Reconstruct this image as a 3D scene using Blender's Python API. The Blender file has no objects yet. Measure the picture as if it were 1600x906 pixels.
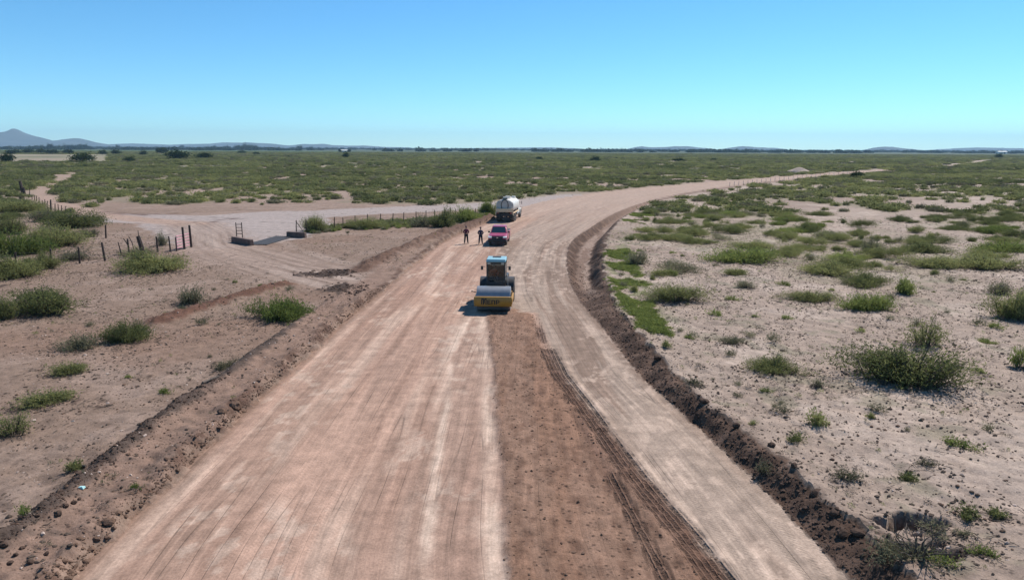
import bpy, math, random
import numpy as np
from mathutils import Vector, Matrix

random.seed(7)
RNG = np.random.default_rng(7)
SC = bpy.context.scene
COL = SC.collection

# ------------------------------------------------------------------ camera
CAM_H = 9.4
F_PX, CX, CY = 1081.0, 800.0, 453.0
PITCH = math.radians(11.53)
ROLL = math.radians(0.25)
_f = Vector((0, math.cos(PITCH), -math.sin(PITCH)))
_r0 = Vector((1, 0, 0))
_u0 = _r0.cross(_f)
_r = _r0 * math.cos(ROLL) + _u0 * math.sin(ROLL)
_u = -_r0 * math.sin(ROLL) + _u0 * math.cos(ROLL)
cd = bpy.data.cameras.new('camera')
cam = bpy.data.objects.new('camera', cd)
COL.objects.link(cam)
mw = Matrix((( _r.x, _u.x, -_f.x, 0), (_r.y, _u.y, -_f.y, 0), (_r.z, _u.z, -_f.z, CAM_H), (0, 0, 0, 1)))
cam.matrix_world = mw
cd.sensor_width = 36.0
cd.lens = 36.0 * F_PX / 1600.0
cd.clip_start = 0.1
cd.clip_end = 90000.0
SC.camera = cam

# ------------------------------------------------------------------ sky, sun, exposure
SUN_K = Vector((0.58, 0.66, 1.0)).normalized()          # towards the sun
SUN_EL = math.asin(SUN_K.z)
SUN_AZ = math.atan2(SUN_K.x, SUN_K.y)
world = bpy.data.worlds.new('World')
SC.world = world
world.use_nodes = True
wn = world.node_tree
wn.nodes.clear()
sky = wn.nodes.new('ShaderNodeTexSky')
sky.sky_type = 'NISHITA'
sky.sun_disc = False
sky.sun_elevation = SUN_EL
sky.sun_rotation = SUN_AZ
sky.altitude = 600
sky.air_density = 0.85
sky.dust_density = 0.0
sky.ozone_density = 9.0
bg = wn.nodes.new('ShaderNodeBackground')
bg.inputs['Strength'].default_value = 0.120
wo = wn.nodes.new('ShaderNodeOutputWorld')
tintn = wn.nodes.new('ShaderNodeVectorMath')
tintn.operation = 'MULTIPLY'
tintn.inputs[1].default_value = (0.88, 1.09, 1.0)
wn.links.new(sky.outputs[0], tintn.inputs[0])
satn = wn.nodes.new('ShaderNodeHueSaturation')
satn.inputs['Saturation'].default_value = 1.06
wn.links.new(tintn.outputs[0], satn.inputs['Color'])
wn.links.new(satn.outputs[0], bg.inputs[0])
wn.links.new(bg.outputs[0], wo.inputs[0])
sl = bpy.data.lights.new('sun', 'SUN')
sl.energy = 5.0
sl.angle = math.radians(0.53)
sl.color = (1.0, 0.955, 0.89)
so = bpy.data.objects.new('sun', sl)
so.rotation_euler = (-SUN_K).to_track_quat('-Z', 'Y').to_euler()
so.location = (30, 40, 60)
COL.objects.link(so)
SC.view_settings.view_transform = 'Standard'
SC.view_settings.look = 'None'
SC.view_settings.gamma = 1.0
SC.view_settings.exposure = 0.36
SC.view_settings.use_curve_mapping = False
SC.render.engine = 'CYCLES'
SC.cycles.max_bounces = 6
SC.cycles.transparent_max_bounces = 12
SC.cycles.volume_bounces = 0


# ------------------------------------------------------------------ pixel -> place
def P(px, py, z=0.0):
    d = _r * ((px - CX) / F_PX) - _u * ((py - CY) / F_PX) + _f
    t = (z - CAM_H) / d.z
    return Vector((d.x * t, d.y * t, z))


def px_per_m(pos):
    return F_PX / max(1.0, (Vector(pos) - Vector((0, 0, CAM_H))).dot(_f))


def at_dist(px, py, Y):
    """the point at forward distance Y on the sight line of a pixel"""
    d = _r * ((px - CX) / F_PX) - _u * ((py - CY) / F_PX) + _f
    t = Y / d.y
    return Vector((d.x * t, Y, CAM_H + d.z * t))


# ------------------------------------------------------------------ noise
def _hash(ix, iy, seed):
    h = (ix.astype(np.int64) * 374761393 + iy.astype(np.int64) * 668265263 + seed * 974634721) & 0x7fffffff
    h = ((h ^ (h >> 13)) * 1274126177) & 0x7fffffff
    h = h ^ (h >> 16)
    return (h & 0xffff) / 65535.0


def vnoise(x, y, seed=0):
    x = np.asarray(x, float); y = np.asarray(y, float)
    ix = np.floor(x); iy = np.floor(y)
    fx = x - ix; fy = y - iy
    fx = fx * fx * (3 - 2 * fx); fy = fy * fy * (3 - 2 * fy)
    a = _hash(ix, iy, seed); b = _hash(ix + 1, iy, seed)
    c = _hash(ix, iy + 1, seed); d = _hash(ix + 1, iy + 1, seed)
    return (a * (1 - fx) + b * fx) * (1 - fy) + (c * (1 - fx) + d * fx) * fy


def fbm(x, y, octs=4, seed=0, gain=0.5):
    s = 0; a = 1; t = 0
    x = np.asarray(x, float); y = np.asarray(y, float)
    for o in range(octs):
        s = s + a * vnoise(x, y, seed + o * 17)
        t += a
        a *= gain
        x = x * 2.03 + 11.7; y = y * 2.03 - 5.3
    return s / t


def sstep(a, b, x):
    t = np.clip((x - a) / (b - a), 0, 1)
    return t * t * (3 - 2 * t)


def seg_dist(x, y, pts):
    """distance to a polyline and the parameter (arc length) of the nearest point, plus signed side"""
    best = np.full(np.shape(x), 1e9); arc = np.zeros(np.shape(x)); side = np.zeros(np.shape(x))
    run = 0.0
    for (ax, ay), (bx, by) in zip(pts[:-1], pts[1:]):
        dx, dy = bx - ax, by - ay
        L = math.hypot(dx, dy) + 1e-9
        t = np.clip(((x - ax) * dx + (y - ay) * dy) / (L * L), 0, 1)
        qx = x - (ax + t * dx); qy = y - (ay + t * dy)
        d = np.hypot(qx, qy)
        m = d < best
        best = np.where(m, d, best)
        arc = np.where(m, run + t * L, arc)
        side = np.where(m, np.sign(dx * qy - dy * qx), side)
        run += L
    return best, arc, side


def in_poly(x, y, poly):
    ins = np.zeros(np.shape(x), bool)
    n = len(poly)
    for i in range(n):
        ax, ay = poly[i]; bx, by = poly[(i + 1) % n]
        c = ((ay > y) != (by > y)) & (x < (bx - ax) * (y - ay) / (by - ay + 1e-12) + ax)
        ins ^= c
    return ins


def W(pts, z=0.0):
    return [tuple(P(a, b, z)[:2]) for a, b in pts]


# ------------------------------------------------------------------ lines of the place
EDGE_L = [(115, 906), (168, 845), (300, 722), (400, 626), (477, 559), (540, 501), (600, 452), (640, 418), (665, 398),
          (690, 378), (735, 357), (772, 343), (830, 318), (900, 305), (1000, 294), (1100, 285.5), (1200, 278), (1320, 268.5), (1390, 264.5)]
EDGE_R = [(1330, 906), (1256, 827), (1170, 741), (1072, 648), (1000, 590), (969, 545), (933, 500), (894, 455), (887, 428),
          (884, 398), (890, 376), (927, 352), (960, 332), (1000, 317), (1050, 305), (1130, 292), (1200, 284), (1322, 271.5), (1392, 266.5)]
EDGE_T = [(1425, 906), (1383, 844), (1298, 792), (1256, 752), (1183, 690), (1128, 648), (1085, 616), (1040, 570), (1000, 525),
          (963, 476), (945, 437), (942, 398), (947, 369), (965, 345), (985, 333), (1012, 318), (1060, 305.5), (1140, 292), (1210, 283), (1330, 271), (1396, 266.3)]
FILL_L = [(758, 484), (766, 560), (772, 640), (777, 720), (782, 820), (787, 906)]
FILL_R = [(832, 484), (846, 530), (872, 590), (905, 630), (945, 682), (990, 740), (1040, 800), (1085, 850), (1122, 906)]


def edge(pts, z=0.0):
    w = sorted([P(a, b, z) for a, b in pts], key=lambda p: p.y)
    ys = [p.y for p in w]; xs = [p.x for p in w]
    k = (xs[1] - xs[0]) / (ys[1] - ys[0])
    ys = [2.0] + ys; xs = [xs[0] + (2.0 - w[0].y) * k] + xs
    lg = np.linspace(math.log(2.0), math.log(ys[-1]), 700)
    v = np.interp(np.exp(lg), ys, xs)
    ker = np.exp(-0.5 * (np.arange(-24, 25) / 8.0) ** 2); ker /= ker.sum()
    v2 = np.convolve(np.pad(v, 24, mode='reflect', reflect_type='odd'), ker, 'valid')
    return np.exp(lg), v2


EL, ER, ET = edge(EDGE_L), edge(EDGE_R), edge(EDGE_T, 0.45)
FL, FR = edge(FILL_L), edge(FILL_R)
ROAD_END = P(1390, 265).y


def ev(e, y):
    return np.interp(y, e[0], e[1])


RIDGE = W([(-120, 960), (0, 872), (84, 813), (128, 765), (169, 732), (216, 698), (270, 654), (341, 603), (410, 560), (470, 512), (545, 462)])
WINDROW = W([(252, 505), (300, 490), (345, 474), (400, 459), (445, 446)])
SIDEBERM = W([(560, 425), (610, 402), (660, 380), (710, 362), (765, 343)])
TRACK = W([(114, 270), (102, 278), (88, 287), (62, 297), (66, 308), (95, 321), (150, 334), (215, 343), (300, 350)])
TURN2 = W([(296, 352), (322, 374), (362, 396), (430, 424), (500, 446), (575, 462)])
TURN3 = W([(430, 372), (470, 392), (540, 412), (600, 418)])
TURNOUT = W([(300, 350), (330, 366), (335, 385), (380, 400), (450, 418), (540, 436), (640, 440)])
OLDROAD = W([(170, 340), (300, 344), (430, 338), (560, 331), (690, 325), (780, 320.5), (850, 314), (900, 307)])
APRON = W([(215, 352), (300, 338), (430, 330), (500, 331), (520, 352), (480, 372), (400, 384), (300, 392), (250, 372)])
LUG = W([(852, 540), (872, 585), (905, 628), (946, 686), (987, 742), (1032, 796), (1074, 845), (1118, 902), (1175, 970)])
LUG2 = W([(838, 500), (852, 545), (880, 610), (912, 668), (950, 740), (985, 805), (1030, 890), (1070, 970)])
DARKSPOT = [(P(512, 428), 2.6, 1.6), (P(548, 451), 2.4, 2.0), (P(575, 463), 2.0, 1.2)]
PITS = [(P(1425, 818, .4), 0.80, 0.36, -0.55), (P(1478, 862, .4), 0.75, 0.26, -0.5), (P(1416, 858, .4), 0.45, 0.4, -0.2)]
MOUND = P(1248, 270)
FARROAD = W([(1440, 262.5), (1478, 259.8), (1512, 256), (1545, 250.5), (1600, 246.5)])


def fields(x, y):
    """every scalar field of the terrain at points x, y"""
    x = np.asarray(x, float); y = np.asarray(y, float)
    o = {}
    wob = (fbm(y * 0.9, x * 0 + 3.1, 3, 5) - 0.5)
    wob2 = (fbm(x * 1.3, y * 1.3, 3, 9) - 0.5)
    far = sstep(60, 160, y)
    xl = ev(EL, y) + (wob * 0.5 + wob2 * 0.35) * (1 - far * 0.3)
    xr = ev(ER, y) + (wob * 0.18 + wob2 * 0.15)
    xt = np.maximum(ev(ET, y) + (wob * 0.5 + wob2 * 0.5), xr + 0.15)
    on = (y < ROAD_END + 4)
    o['xl'], o['xr'], o['xt'] = xl, xr, xt
    o['lat'] = x - ev(EL, y); o['latr'] = ev(ER, y) - x
    o['road'] = (x > xl) & (x < xr) & on
    wd = np.maximum(xr - xl, 0.5)
    u = (x - xl) / wd
    o['u'] = u
    dl = xl - x          # distance left of the road
    dr = x - xr
    o['dl'], o['dr'] = dl, dr
    near = 1 - sstep(34, 48, y)
    ditchy = sstep(40, 54, y) * (1 - sstep(100, 150, y))
    zR = 0.36 * (1 - sstep(110, 220, y)) + 0.05
    big = fbm(x * 0.05, y * 0.05, 3, 21) - 0.5
    mid = fbm(x * 0.55, y * 0.55, 4, 31) - 0.5
    fine = fbm(x * 2.6, y * 2.6, 3, 41) - 0.5
    fade = 1 - sstep(150, 600, y)
    # natural ground
    zr_nat = zR + (big * 0.25 * sstep(2, 10, x - xt) + mid * 0.20 + fine * 0.15) * (0.15 + 0.85 * fade)
    zl_nat = 0.06 + (big * 0.3 * sstep(3, 12, dl) + mid * 0.12 + fine * 0.08) * (0.15 + 0.85 * fade)
    # road
    strk = fbm(u * 26, y * 0.07, 3, 51) - 0.5
    zroad = strk * 0.05 * fade + 0.05 * (1 - np.abs(u - 0.5) * 2) - 0.02 + fine * 0.012
    xfl, xfr = ev(FL, y), ev(FR, y) + wob2 * 0.35 + 0.30 * (1 - sstep(26, 33, y))
    yf = P(790, 484).y
    fill = sstep(-.05, 0.26, x - xfl + (fbm(x * 3, y * 1.5, 3, 62) - .5) * 0.36) * sstep(0, 0.28, xfr - x) * sstep(0, 0.8, yf + wob2 * 2.0 - y)
    o['fill'] = fill
    zroad = zroad + fill * (0.09 + fine * 0.07 + (fbm(x * 7, y * 5, 2, 61) - 0.5) * 0.06)
    dlug, alug, slug = seg_dist(x, y, LUG)
    lug = np.exp(-(dlug / 0.30) ** 2) * (y < P(860, 545).y)
    lw = 0.5 + 0.5 * np.sin(alug * 2 * math.pi / 0.34 + slug * dlug * 9)
    dl2, al2, _s2 = seg_dist(x, y, LUG2)
    lug2 = np.exp(-(dl2 / 0.20) ** 2) * (fbm(al2 * 0.7, x * 0, 2, 71) > 0.42)
    m1 = (1 - sstep(.36, .46, dlug + (fbm(x * 3, y * 3, 2, 73) - .5) * .25)) * (y < P(860, 545).y)
    m2 = (1 - sstep(.13, .22, dl2)) * sstep(.46, .54, fbm(al2 * .55, x * 0, 2, 71)) * (y < yf)
    use1 = m1 >= m2
    o['tread'] = np.stack([np.where(use1, slug * dlug, _s2 * dl2), np.where(use1, alug, al2), np.maximum(m1, m2 * .9)], -1)
    o['lug'] = np.clip(m1 * .35 + m2 * .3, 0, 1)
    zroad = zroad - np.exp(-(dlug / 0.34) ** 2) * 0.05 * m1 + np.exp(-((dlug - .5) / .12) ** 2) * .06 * (y < 30)
    o['lugband'] = np.clip(lug + lug2, 0, 1)
    # left berm and ridge
    dri, ari, sri = seg_dist(x, y, RIDGE)
    rfade = 1 - sstep(26, 42, y)
    ridge = np.exp(-(dri / 0.45) ** 2) * rfade * (0.5 + 1.0 * fbm(x * 2.2, y * 2.2, 3, 81))
    o['ridge'] = ridge
    between = sstep(0.0, 0.45, dl) * (1 - sstep(1.9, 2.7, dl)) * (1 - sstep(30, 60, y) * 0.7)
    zl = zl_nat + between * (0.24 + fine * 0.15 + mid * 0.2) + ridge * 0.30
    lip = np.exp(-((dl - 0.25) / 0.28) ** 2) * (1 - sstep(60, 110, y))
    o['lip'] = lip
    zl = zl + lip * (fbm(x * 3.1, y * 3.1, 3, 91) - 0.35) * 0.35
    dw, aw, _ = seg_dist(x, y, WINDROW)
    wr = np.exp(-(dw / (0.75 + wob2)) ** 2)
    o['windrow'] = wr
    zl = zl + wr * (0.32 + fine * 0.35)
    db, ab, _ = seg_dist(x, y, SIDEBERM)
    sb = np.exp(-(db / 1.15) ** 2)
    o['sideberm'] = sb
    zl = zl + sb * (0.46 + fine * 0.45 + mid * 0.5)
    ds = np.zeros_like(x)
    for c, a, b in DARKSPOT:
        ds = np.maximum(ds, np.exp(-(((x - c.x) / a) ** 2 + ((y - c.y) / b) ** 2) * 1.6))
    ds = sstep(0.32, 0.46, ds + (fbm(x * 1.6, y * 1.1, 5, 101, .65) - 0.5) * 1.5)
    ds = ds * (dl > 0.5)
    o['spot'] = ds
    zl = zl + ds * 0.10 * fbm(x * 3, y * 3, 2, 102)
    dt, at_, _ = seg_dist(x, y, TRACK)
    dto, _, _ = seg_dist(x, y, TURNOUT)
    do, _, _ = seg_dist(x, y, OLDROAD)
    wb = wob2 * 2.2
    o['track'] = 1 - sstep(1.6, 2.6, dt + wb * .6)
    o['trackrut'] = np.exp(-((dt - 0.85) / 0.35) ** 2)
    o['turn'] = 1 - sstep(2.2, 5.0, dto + wb)
    o['old'] = np.maximum((1 - sstep(4.6, 6.4, do + wb)) * (y > P(700, 352).y), in_poly(x + wb, y + wb, APRON) * 1.0)
    flat = np.clip(np.maximum(np.maximum(o['track'], o['turn']), o['old']), 0, 1)
    zl = zl * (1 - flat * 0.75) + flat * 0.0
    # right: ditch, bank, natural ground
    q = np.clip(dr / (xt - xr), 0, 1)
    dd = 0.62 * ditchy
    ditch = -dd * sstep(0, 0.28, q) * (1 - sstep(0.60, 0.97, q))
    rough = (fbm(x * 0.8, y * 0.8, 3, 113) - 0.5) * 0.26 + (fbm(x * 2.6, y * 2.6, 4, 111) - 0.5) * 0.14 + (fbm(x * 6.2, y * 6.2, 2, 112) - 0.5) * 0.08
    ramp = np.where(ditchy > 0.5, sstep(0.55, 1.0, q), sstep(0.04, 0.97, q) ** 0.8)
    bankm = sstep(0, 0.15, q) * (1 - sstep(0.90, 1.05, q)) * (x < xt + .2) * on
    o['bank'] = np.where((x > xr) & (x < xt) & on, 1.0, 0.0)
    o['q'] = q
    o['ditchy'] = ditchy
    zbank = ditch + ramp * zR + bankm * rough * (0.5 + 0.5 * near)
    crest = np.exp(-((x - xt - 0.15) / 0.35) ** 2) * 0.10 * (1 - far)
    zr = np.where(x < xt, zbank, zr_nat + crest)
    pit = np.zeros_like(x)
    for c, a, b, dep in PITS:
        a = a * 1.05; dep = dep * 1.5
        w_ = wob2 * 1.3; w2_ = (fbm(x * 3.4, y * 3.4, 4, 131, .65) - .5) * 1.0
        g = np.exp(-((((x - c.x + w_) / a) ** 2 + ((y - c.y + w2_) / b) ** 2)) ** 4)
        pit = np.minimum(pit, dep * g)
    o['pit'] = -pit
    zr = zr + pit
    md = np.hypot((x - MOUND.x) / 3.6, (y - MOUND.y) / 3.0)
    o['mound'] = 1 - sstep(0.9, 1.25, md + wob2 * .5)
    mz = 0
    z = np.where(x <= xl, zl, np.where(x < xr, zroad, zr))
    z_off = 0.05 + (big * 0.3 + mid * 0.15)
    z = np.where(on, z, z_off) + mz
    dfr, _, _ = seg_dist(x, y, FARROAD)
    o['farroad'] = 1 - sstep(4.0, 6.5, dfr + wb)
    o['z'] = z
    # vegetation cover wanted (fraction) and the patch noise that shares it out
    pxx = CX + F_PX * x / np.maximum(y, 1)
    cov = np.interp(y, [0, 42, 60, 80, 100, 150, 220, 350, 600, 3000], [0, .10, .38, .50, .54, .54, .56, .66, .78, .9])
    left = x < xl
    cl = np.interp(y, [0, 112, 120, 150, 220, 350, 600, 3000], [0, 0, .58, .60, .62, .72, .84, .92])
    cl2 = np.interp(y, [0, 58, 66, 100, 150, 220, 600], [0, 0, .58, .60, .68, .78, .9])
    cov = np.where(left & on, np.where(pxx < 150, cl2, cl), cov)
    block = np.maximum.reduce([flat, sstep(-0.5, 0.5, xt + 1.2 - x) * (x > xl - 1.2) * on, sb * left, o['mound'], o['farroad']])
    cov = cov * (1 - sstep(0.2, 0.6, block))
    pn = fbm(x * 0.085, y * 0.06, 4, 121, 0.6)
    pn = np.where(y > 500, fbm(x * 0.03, y * 0.012, 4, 122, 0.6), pn)
    o['cov'] = cov
    o['veg'] = sstep(-0.06, 0.06, (cov * 0.62 + 0.19) - pn) * (cov > 0.02)
    return o


def Z(x, y):
    return float(fields(np.array([x]), np.array([y]))['z'][0])


# ------------------------------------------------------------------ materials
def mat(name, color, rough=0.6, metal=0.0, vary=0.12, scale=6.0, bump=0.0, spec=0.5, dust=0.0, dustcol=(0.36, 0.26, 0.2)):
    m = bpy.data.materials.new(name)
    m.use_nodes = True
    n = m.node_tree.nodes; l = m.node_tree.links
    b = n['Principled BSDF']
    b.inputs['Roughness'].default_value = rough
    b.inputs['Metallic'].default_value = metal
    b.inputs['Specular IOR Level'].default_value = spec
    tc = n.new('ShaderNodeTexCoord')
    nz = n.new('ShaderNodeTexNoise'); nz.inputs['Scale'].default_value = scale; nz.inputs['Detail'].default_value = 6
    l.new(tc.outputs['Object'], nz.inputs['Vector'])
    r = n.new('ShaderNodeMapRange')
    r.inputs[1].default_value = 0.25; r.inputs[2].default_value = 0.75
    r.inputs[3].default_value = 1 - vary; r.inputs[4].default_value = 1 + vary
    l.new(nz.outputs[0], r.inputs[0])
    mx = n.new('ShaderNodeVectorMath'); mx.operation = 'SCALE'
    mx.inputs[0].default_value = color
    l.new(r.outputs[0], mx.inputs['Scale'])
    out = mx.outputs[0]
    if dust > 0:
        n2 = n.new('ShaderNodeTexNoise'); n2.inputs['Scale'].default_value = 2.3; n2.inputs['Detail'].default_value = 8
        l.new(tc.outputs['Object'], n2.inputs['Vector'])
        r2 = n.new('ShaderNodeMapRange'); r2.inputs[1].default_value = 0.35; r2.inputs[2].default_value = 0.75
        r2.inputs[4].default_value = dust
        l.new(n2.outputs[0], r2.inputs[0])
        mm = n.new('ShaderNodeMix'); mm.data_type = 'RGBA'
        l.new(r2.outputs[0], mm.inputs['Factor'])
        l.new(out, mm.inputs['A'])
        mm.inputs['B'].default_value = (*dustcol, 1)
        out = mm.outputs['Result']
    l.new(out, b.inputs['Base Color'])
    if bump > 0:
        bp = n.new('ShaderNodeBump'); bp.inputs['Strength'].default_value = bump; bp.inputs['Distance'].default_value = 0.03
        l.new(nz.outputs[0], bp.inputs['Height']); l.new(bp.outputs[0], b.inputs['Normal'])
    return m


def soil_material():
    m = bpy.data.materials.new('soil')
    m.use_nodes = True
    n = m.node_tree.nodes; l = m.node_tree.links
    b = n['Principled BSDF']
    b.inputs['Roughness'].default_value = 0.95
    b.inputs['Specular IOR Level'].default_value = 0.12
    col = n.new('ShaderNodeAttribute'); col.attribute_name = 'soil_color'
    rd = n.new('ShaderNodeAttribute'); rd.attribute_name = 'road_coord'       # lateral, along, streak amount
    ex = n.new('ShaderNodeAttribute'); ex.attribute_name = 'soil_extra'       # grit, roughness, tread
    tc = n.new('ShaderNodeTexCoord')
    sx = n.new('ShaderNodeSeparateXYZ'); l.new(ex.outputs['Vector'], sx.inputs[0])
    sr = n.new('ShaderNodeSeparateXYZ'); l.new(rd.outputs['Vector'], sr.inputs[0])

    def noise(vec, scale, detail=6, rough=0.6):
        t = n.new('ShaderNodeTexNoise'); t.inputs['Scale'].default_value = scale
        t.inputs['Detail'].default_value = detail; t.inputs['Roughness'].default_value = rough
        l.new(vec, t.inputs['Vector']); return t.outputs[0]

    def rng(v, a, b_, c, d):
        t = n.new('ShaderNodeMapRange')
        for i, q in enumerate((a, b_, c, d)):
            t.inputs[i + 1].default_value = q
        l.new(v, t.inputs[0]); return t.outputs[0]

    def math_(op, a, b_):
        t = n.new('ShaderNodeMath'); t.operation = op
        for i, q in enumerate((a, b_)):
            if isinstance(q, (int, float)): t.inputs[i].default_value = q
            else: l.new(q, t.inputs[i])
        return t.outputs[0]
    ob = tc.outputs['Object']
    n1 = noise(ob, 1.7, 10, 0.68)
    n2 = noise(ob, 17.0, 6, 0.7)
    f1 = rng(n1, 0.25, 0.75, 0.66, 1.34)
    f2 = rng(n2, 0.25, 0.75, 0.70, 1.30)
    # streaks along the road
    cm = n.new('ShaderNodeCombineXYZ')
    l.new(math_('MULTIPLY', sr.outputs[0], 2.6), cm.inputs[0]); l.new(math_('MULTIPLY', sr.outputs[1], 0.085), cm.inputs[1])
    st = noise(cm.outputs[0], 1.0, 9, 0.66)
    cm2 = n.new('ShaderNodeCombineXYZ')
    l.new(math_('MULTIPLY', sr.outputs[0], 11.0), cm2.inputs[0]); l.new(math_('MULTIPLY', sr.outputs[1], 0.5), cm2.inputs[1])
    st2 = noise(cm2.outputs[0], 1.0, 6, 0.6)
    s1 = rng(st, 0.3, 0.7, -0.24, 0.24)
    s2 = rng(st2, 0.3, 0.7, -0.07, 0.07)
    ss = math_('MULTIPLY', math_('ADD', s1, s2), sr.outputs[2])
    fs = math_('ADD', ss, 1.0)

    def contour(v, level, wdt, amt):
        d_ = math_('ABSOLUTE', math_('SUBTRACT', v, level), 0.0)
        return math_('MULTIPLY', rng(d_, 0.0, wdt, amt, 0.0), sr.outputs[2])
    cm4 = n.new('ShaderNodeCombineXYZ')
    l.new(math_('MULTIPLY', sr.outputs[0], 0.75), cm4.inputs[0]); l.new(math_('MULTIPLY', sr.outputs[1], 0.022), cm4.inputs[1])
    stl = noise(cm4.outputs[0], 1.0, 1.6, 0.5)
    lines = math_('ADD', contour(stl, 0.45, 0.007, 0.34), contour(stl, 0.56, 0.006, 0.30))
    gate_ = rng(noise(ob, 0.22, 4), 0.40, 0.60, 0.0, 1.0)
    lines = math_('MULTIPLY', lines, gate_)
    fs = math_('SUBTRACT', fs, lines)
    fs = math_('ADD', fs, math_('MULTIPLY', contour(stl, 0.50, 0.018, 0.26), gate_))
    # grit: dark crumbs
    vo = n.new('ShaderNodeTexVoronoi'); vo.inputs['Scale'].default_value = 5.5
    vo.inputs['Randomness'].default_value = 1.0
    l.new(ob, vo.inputs['Vector'])
    spot = rng(vo.outputs['Distance'], 0.14, 0.36, 1.0, 0.0)
    sel = rng(noise(ob, 2.3, 4), 0.47, 0.58, 0.0, 1.0)
    gr = math_('MULTIPLY', math_('MULTIPLY', spot, sel), sx.outputs[0])
    fg = math_('SUBTRACT', 1.0, math_('MULTIPLY', gr, 0.62))
    # tyre lugs pressed into the loose fill: staggered rows of dents
    tr = n.new('ShaderNodeAttribute'); tr.attribute_name = 'tread_coord'
    stc = n.new('ShaderNodeSeparateXYZ'); l.new(tr.outputs['Vector'], stc.inputs[0])
    jig = rng(noise(ob, 4.0, 4), 0.2, 0.8, -1.1, 1.1)
    lu = math_('ADD', math_('DIVIDE', stc.outputs[0], 0.165), 20.5)
    row = math_('FLOOR', lu, 0.0)
    fu = math_('ABSOLUTE', math_('SUBTRACT', math_('FRACT', lu, 0.0), 0.5), 0.0)
    lv = math_('ADD', math_('ADD', math_('DIVIDE', stc.outputs[1], 0.21), math_('MULTIPLY', row, 0.5)), jig)
    fv = math_('ABSOLUTE', math_('SUBTRACT', math_('FRACT', lv, 0.0), 0.5), 0.0)
    dd = math_('MAXIMUM', fu, math_('MULTIPLY', fv, 0.92))
    dent = math_('MULTIPLY', math_('MULTIPLY', rng(dd, 0.24, 0.46, 1.0, 0.0), stc.outputs[2]), rng(noise(ob, 2.2, 5), 0.30, 0.55, 0.15, 1.0))
    fd = math_('SUBTRACT', 1.0, math_('MULTIPLY', dent, 0.68))
    tot = math_('MULTIPLY', math_('MULTIPLY', math_('MULTIPLY', f1, f2), math_('MULTIPLY', fs, fg)), fd)
    sc = n.new('ShaderNodeVectorMath'); sc.operation = 'SCALE'
    l.new(col.outputs['Color'], sc.inputs[0]); l.new(tot, sc.inputs['Scale'])
    l.new(sc.outputs[0], b.inputs['Base Color'])
    # relief
    nb = noise(ob, 6.0, 10, 0.72)
    wv = n.new('ShaderNodeTexWave'); wv.inputs['Scale'].default_value = 2.2; wv.inputs['Distortion'].default_value = 2.0
    wv.bands_direction = 'Y'
    cm3 = n.new('ShaderNodeCombineXYZ')
    zig = math_('PINGPONG', sr.outputs[0], 0.22)
    l.new(sr.outputs[0], cm3.inputs[0]); l.new(math_('ADD', sr.outputs[1], math_('MULTIPLY', zig, 0.9)), cm3.inputs[1])
    l.new(cm3.outputs[0], wv.inputs['Vector'])
    h = math_('ADD', math_('MULTIPLY', nb, sx.outputs[1]), math_('MULTIPLY', math_('MULTIPLY', st2, sr.outputs[2]), 0.35))
    h = math_('ADD', h, math_('MULTIPLY', wv.outputs['Fac'], sx.outputs[2]))
    h = math_('ADD', h, math_('MULTIPLY', gr, 0.5))
    h = math_('SUBTRACT', h, math_('MULTIPLY', lines, 0.9))
    h = math_('SUBTRACT', h, math_('MULTIPLY', dent, 1.6))
    bp = n.new('ShaderNodeBump'); bp.inputs['Strength'].default_value = 0.75; bp.inputs['Distance'].default_value = 0.055
    l.new(h, bp.inputs['Height']); l.new(bp.outputs[0], b.inputs['Normal'])
    return m


def leaf_material(name, col, col2, trans=0.35):
    m = bpy.data.materials.new(name)
    m.use_nodes = True
    n = m.node_tree.nodes; l = m.node_tree.links
    n.clear()
    at = n.new('ShaderNodeAttribute'); at.attribute_name = 'tint'
    oi = n.new('ShaderNodeObjectInfo')
    ad = n.new('ShaderNodeMath'); ad.operation = 'ADD'; ad.use_clamp = True
    mu = n.new('ShaderNodeMath'); mu.operation = 'MULTIPLY_ADD'; mu.inputs[1].default_value = 0.7; mu.inputs[2].default_value = -0.35
    l.new(oi.outputs['Random'], mu.inputs[0]); l.new(at.outputs['Fac'], ad.inputs[0]); l.new(mu.outputs[0], ad.inputs[1])
    pn = n.new('ShaderNodeTexNoise'); pn.inputs['Scale'].default_value = 0.018; pn.inputs['Detail'].default_value = 3
    l.new(oi.outputs['Location'], pn.inputs['Vector'])
    pr = n.new('ShaderNodeMapRange'); pr.inputs[1].default_value = .35; pr.inputs[2].default_value = .65; pr.inputs[3].default_value = -.28; pr.inputs[4].default_value = .34
    l.new(pn.outputs[0], pr.inputs[0])
    ad2 = n.new('ShaderNodeMath'); ad2.operation = 'ADD'; ad2.use_clamp = True
    l.new(ad.outputs[0], ad2.inputs[0]); l.new(pr.outputs[0], ad2.inputs[1]); ad = ad2
    mx = n.new('ShaderNodeMix'); mx.data_type = 'RGBA'
    mx.inputs['A'].default_value = (*col, 1); mx.inputs['B'].default_value = (*col2, 1)
    l.new(ad.outputs[0], mx.inputs['Factor'])
    d = n.new('ShaderNodeBsdfDiffuse'); t = n.new('ShaderNodeBsdfTranslucent')
    l.new(mx.outputs['Result'], d.inputs[0]); l.new(mx.outputs['Result'], t.inputs[0])
    ms = n.new('ShaderNodeMixShader'); ms.inputs[0].default_value = trans
    l.new(d.outputs[0], ms.inputs[1]); l.new(t.outputs[0], ms.inputs[2])
    o = n.new('ShaderNodeOutputMaterial'); l.new(ms.outputs[0], o.inputs[0])
    return m


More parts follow.
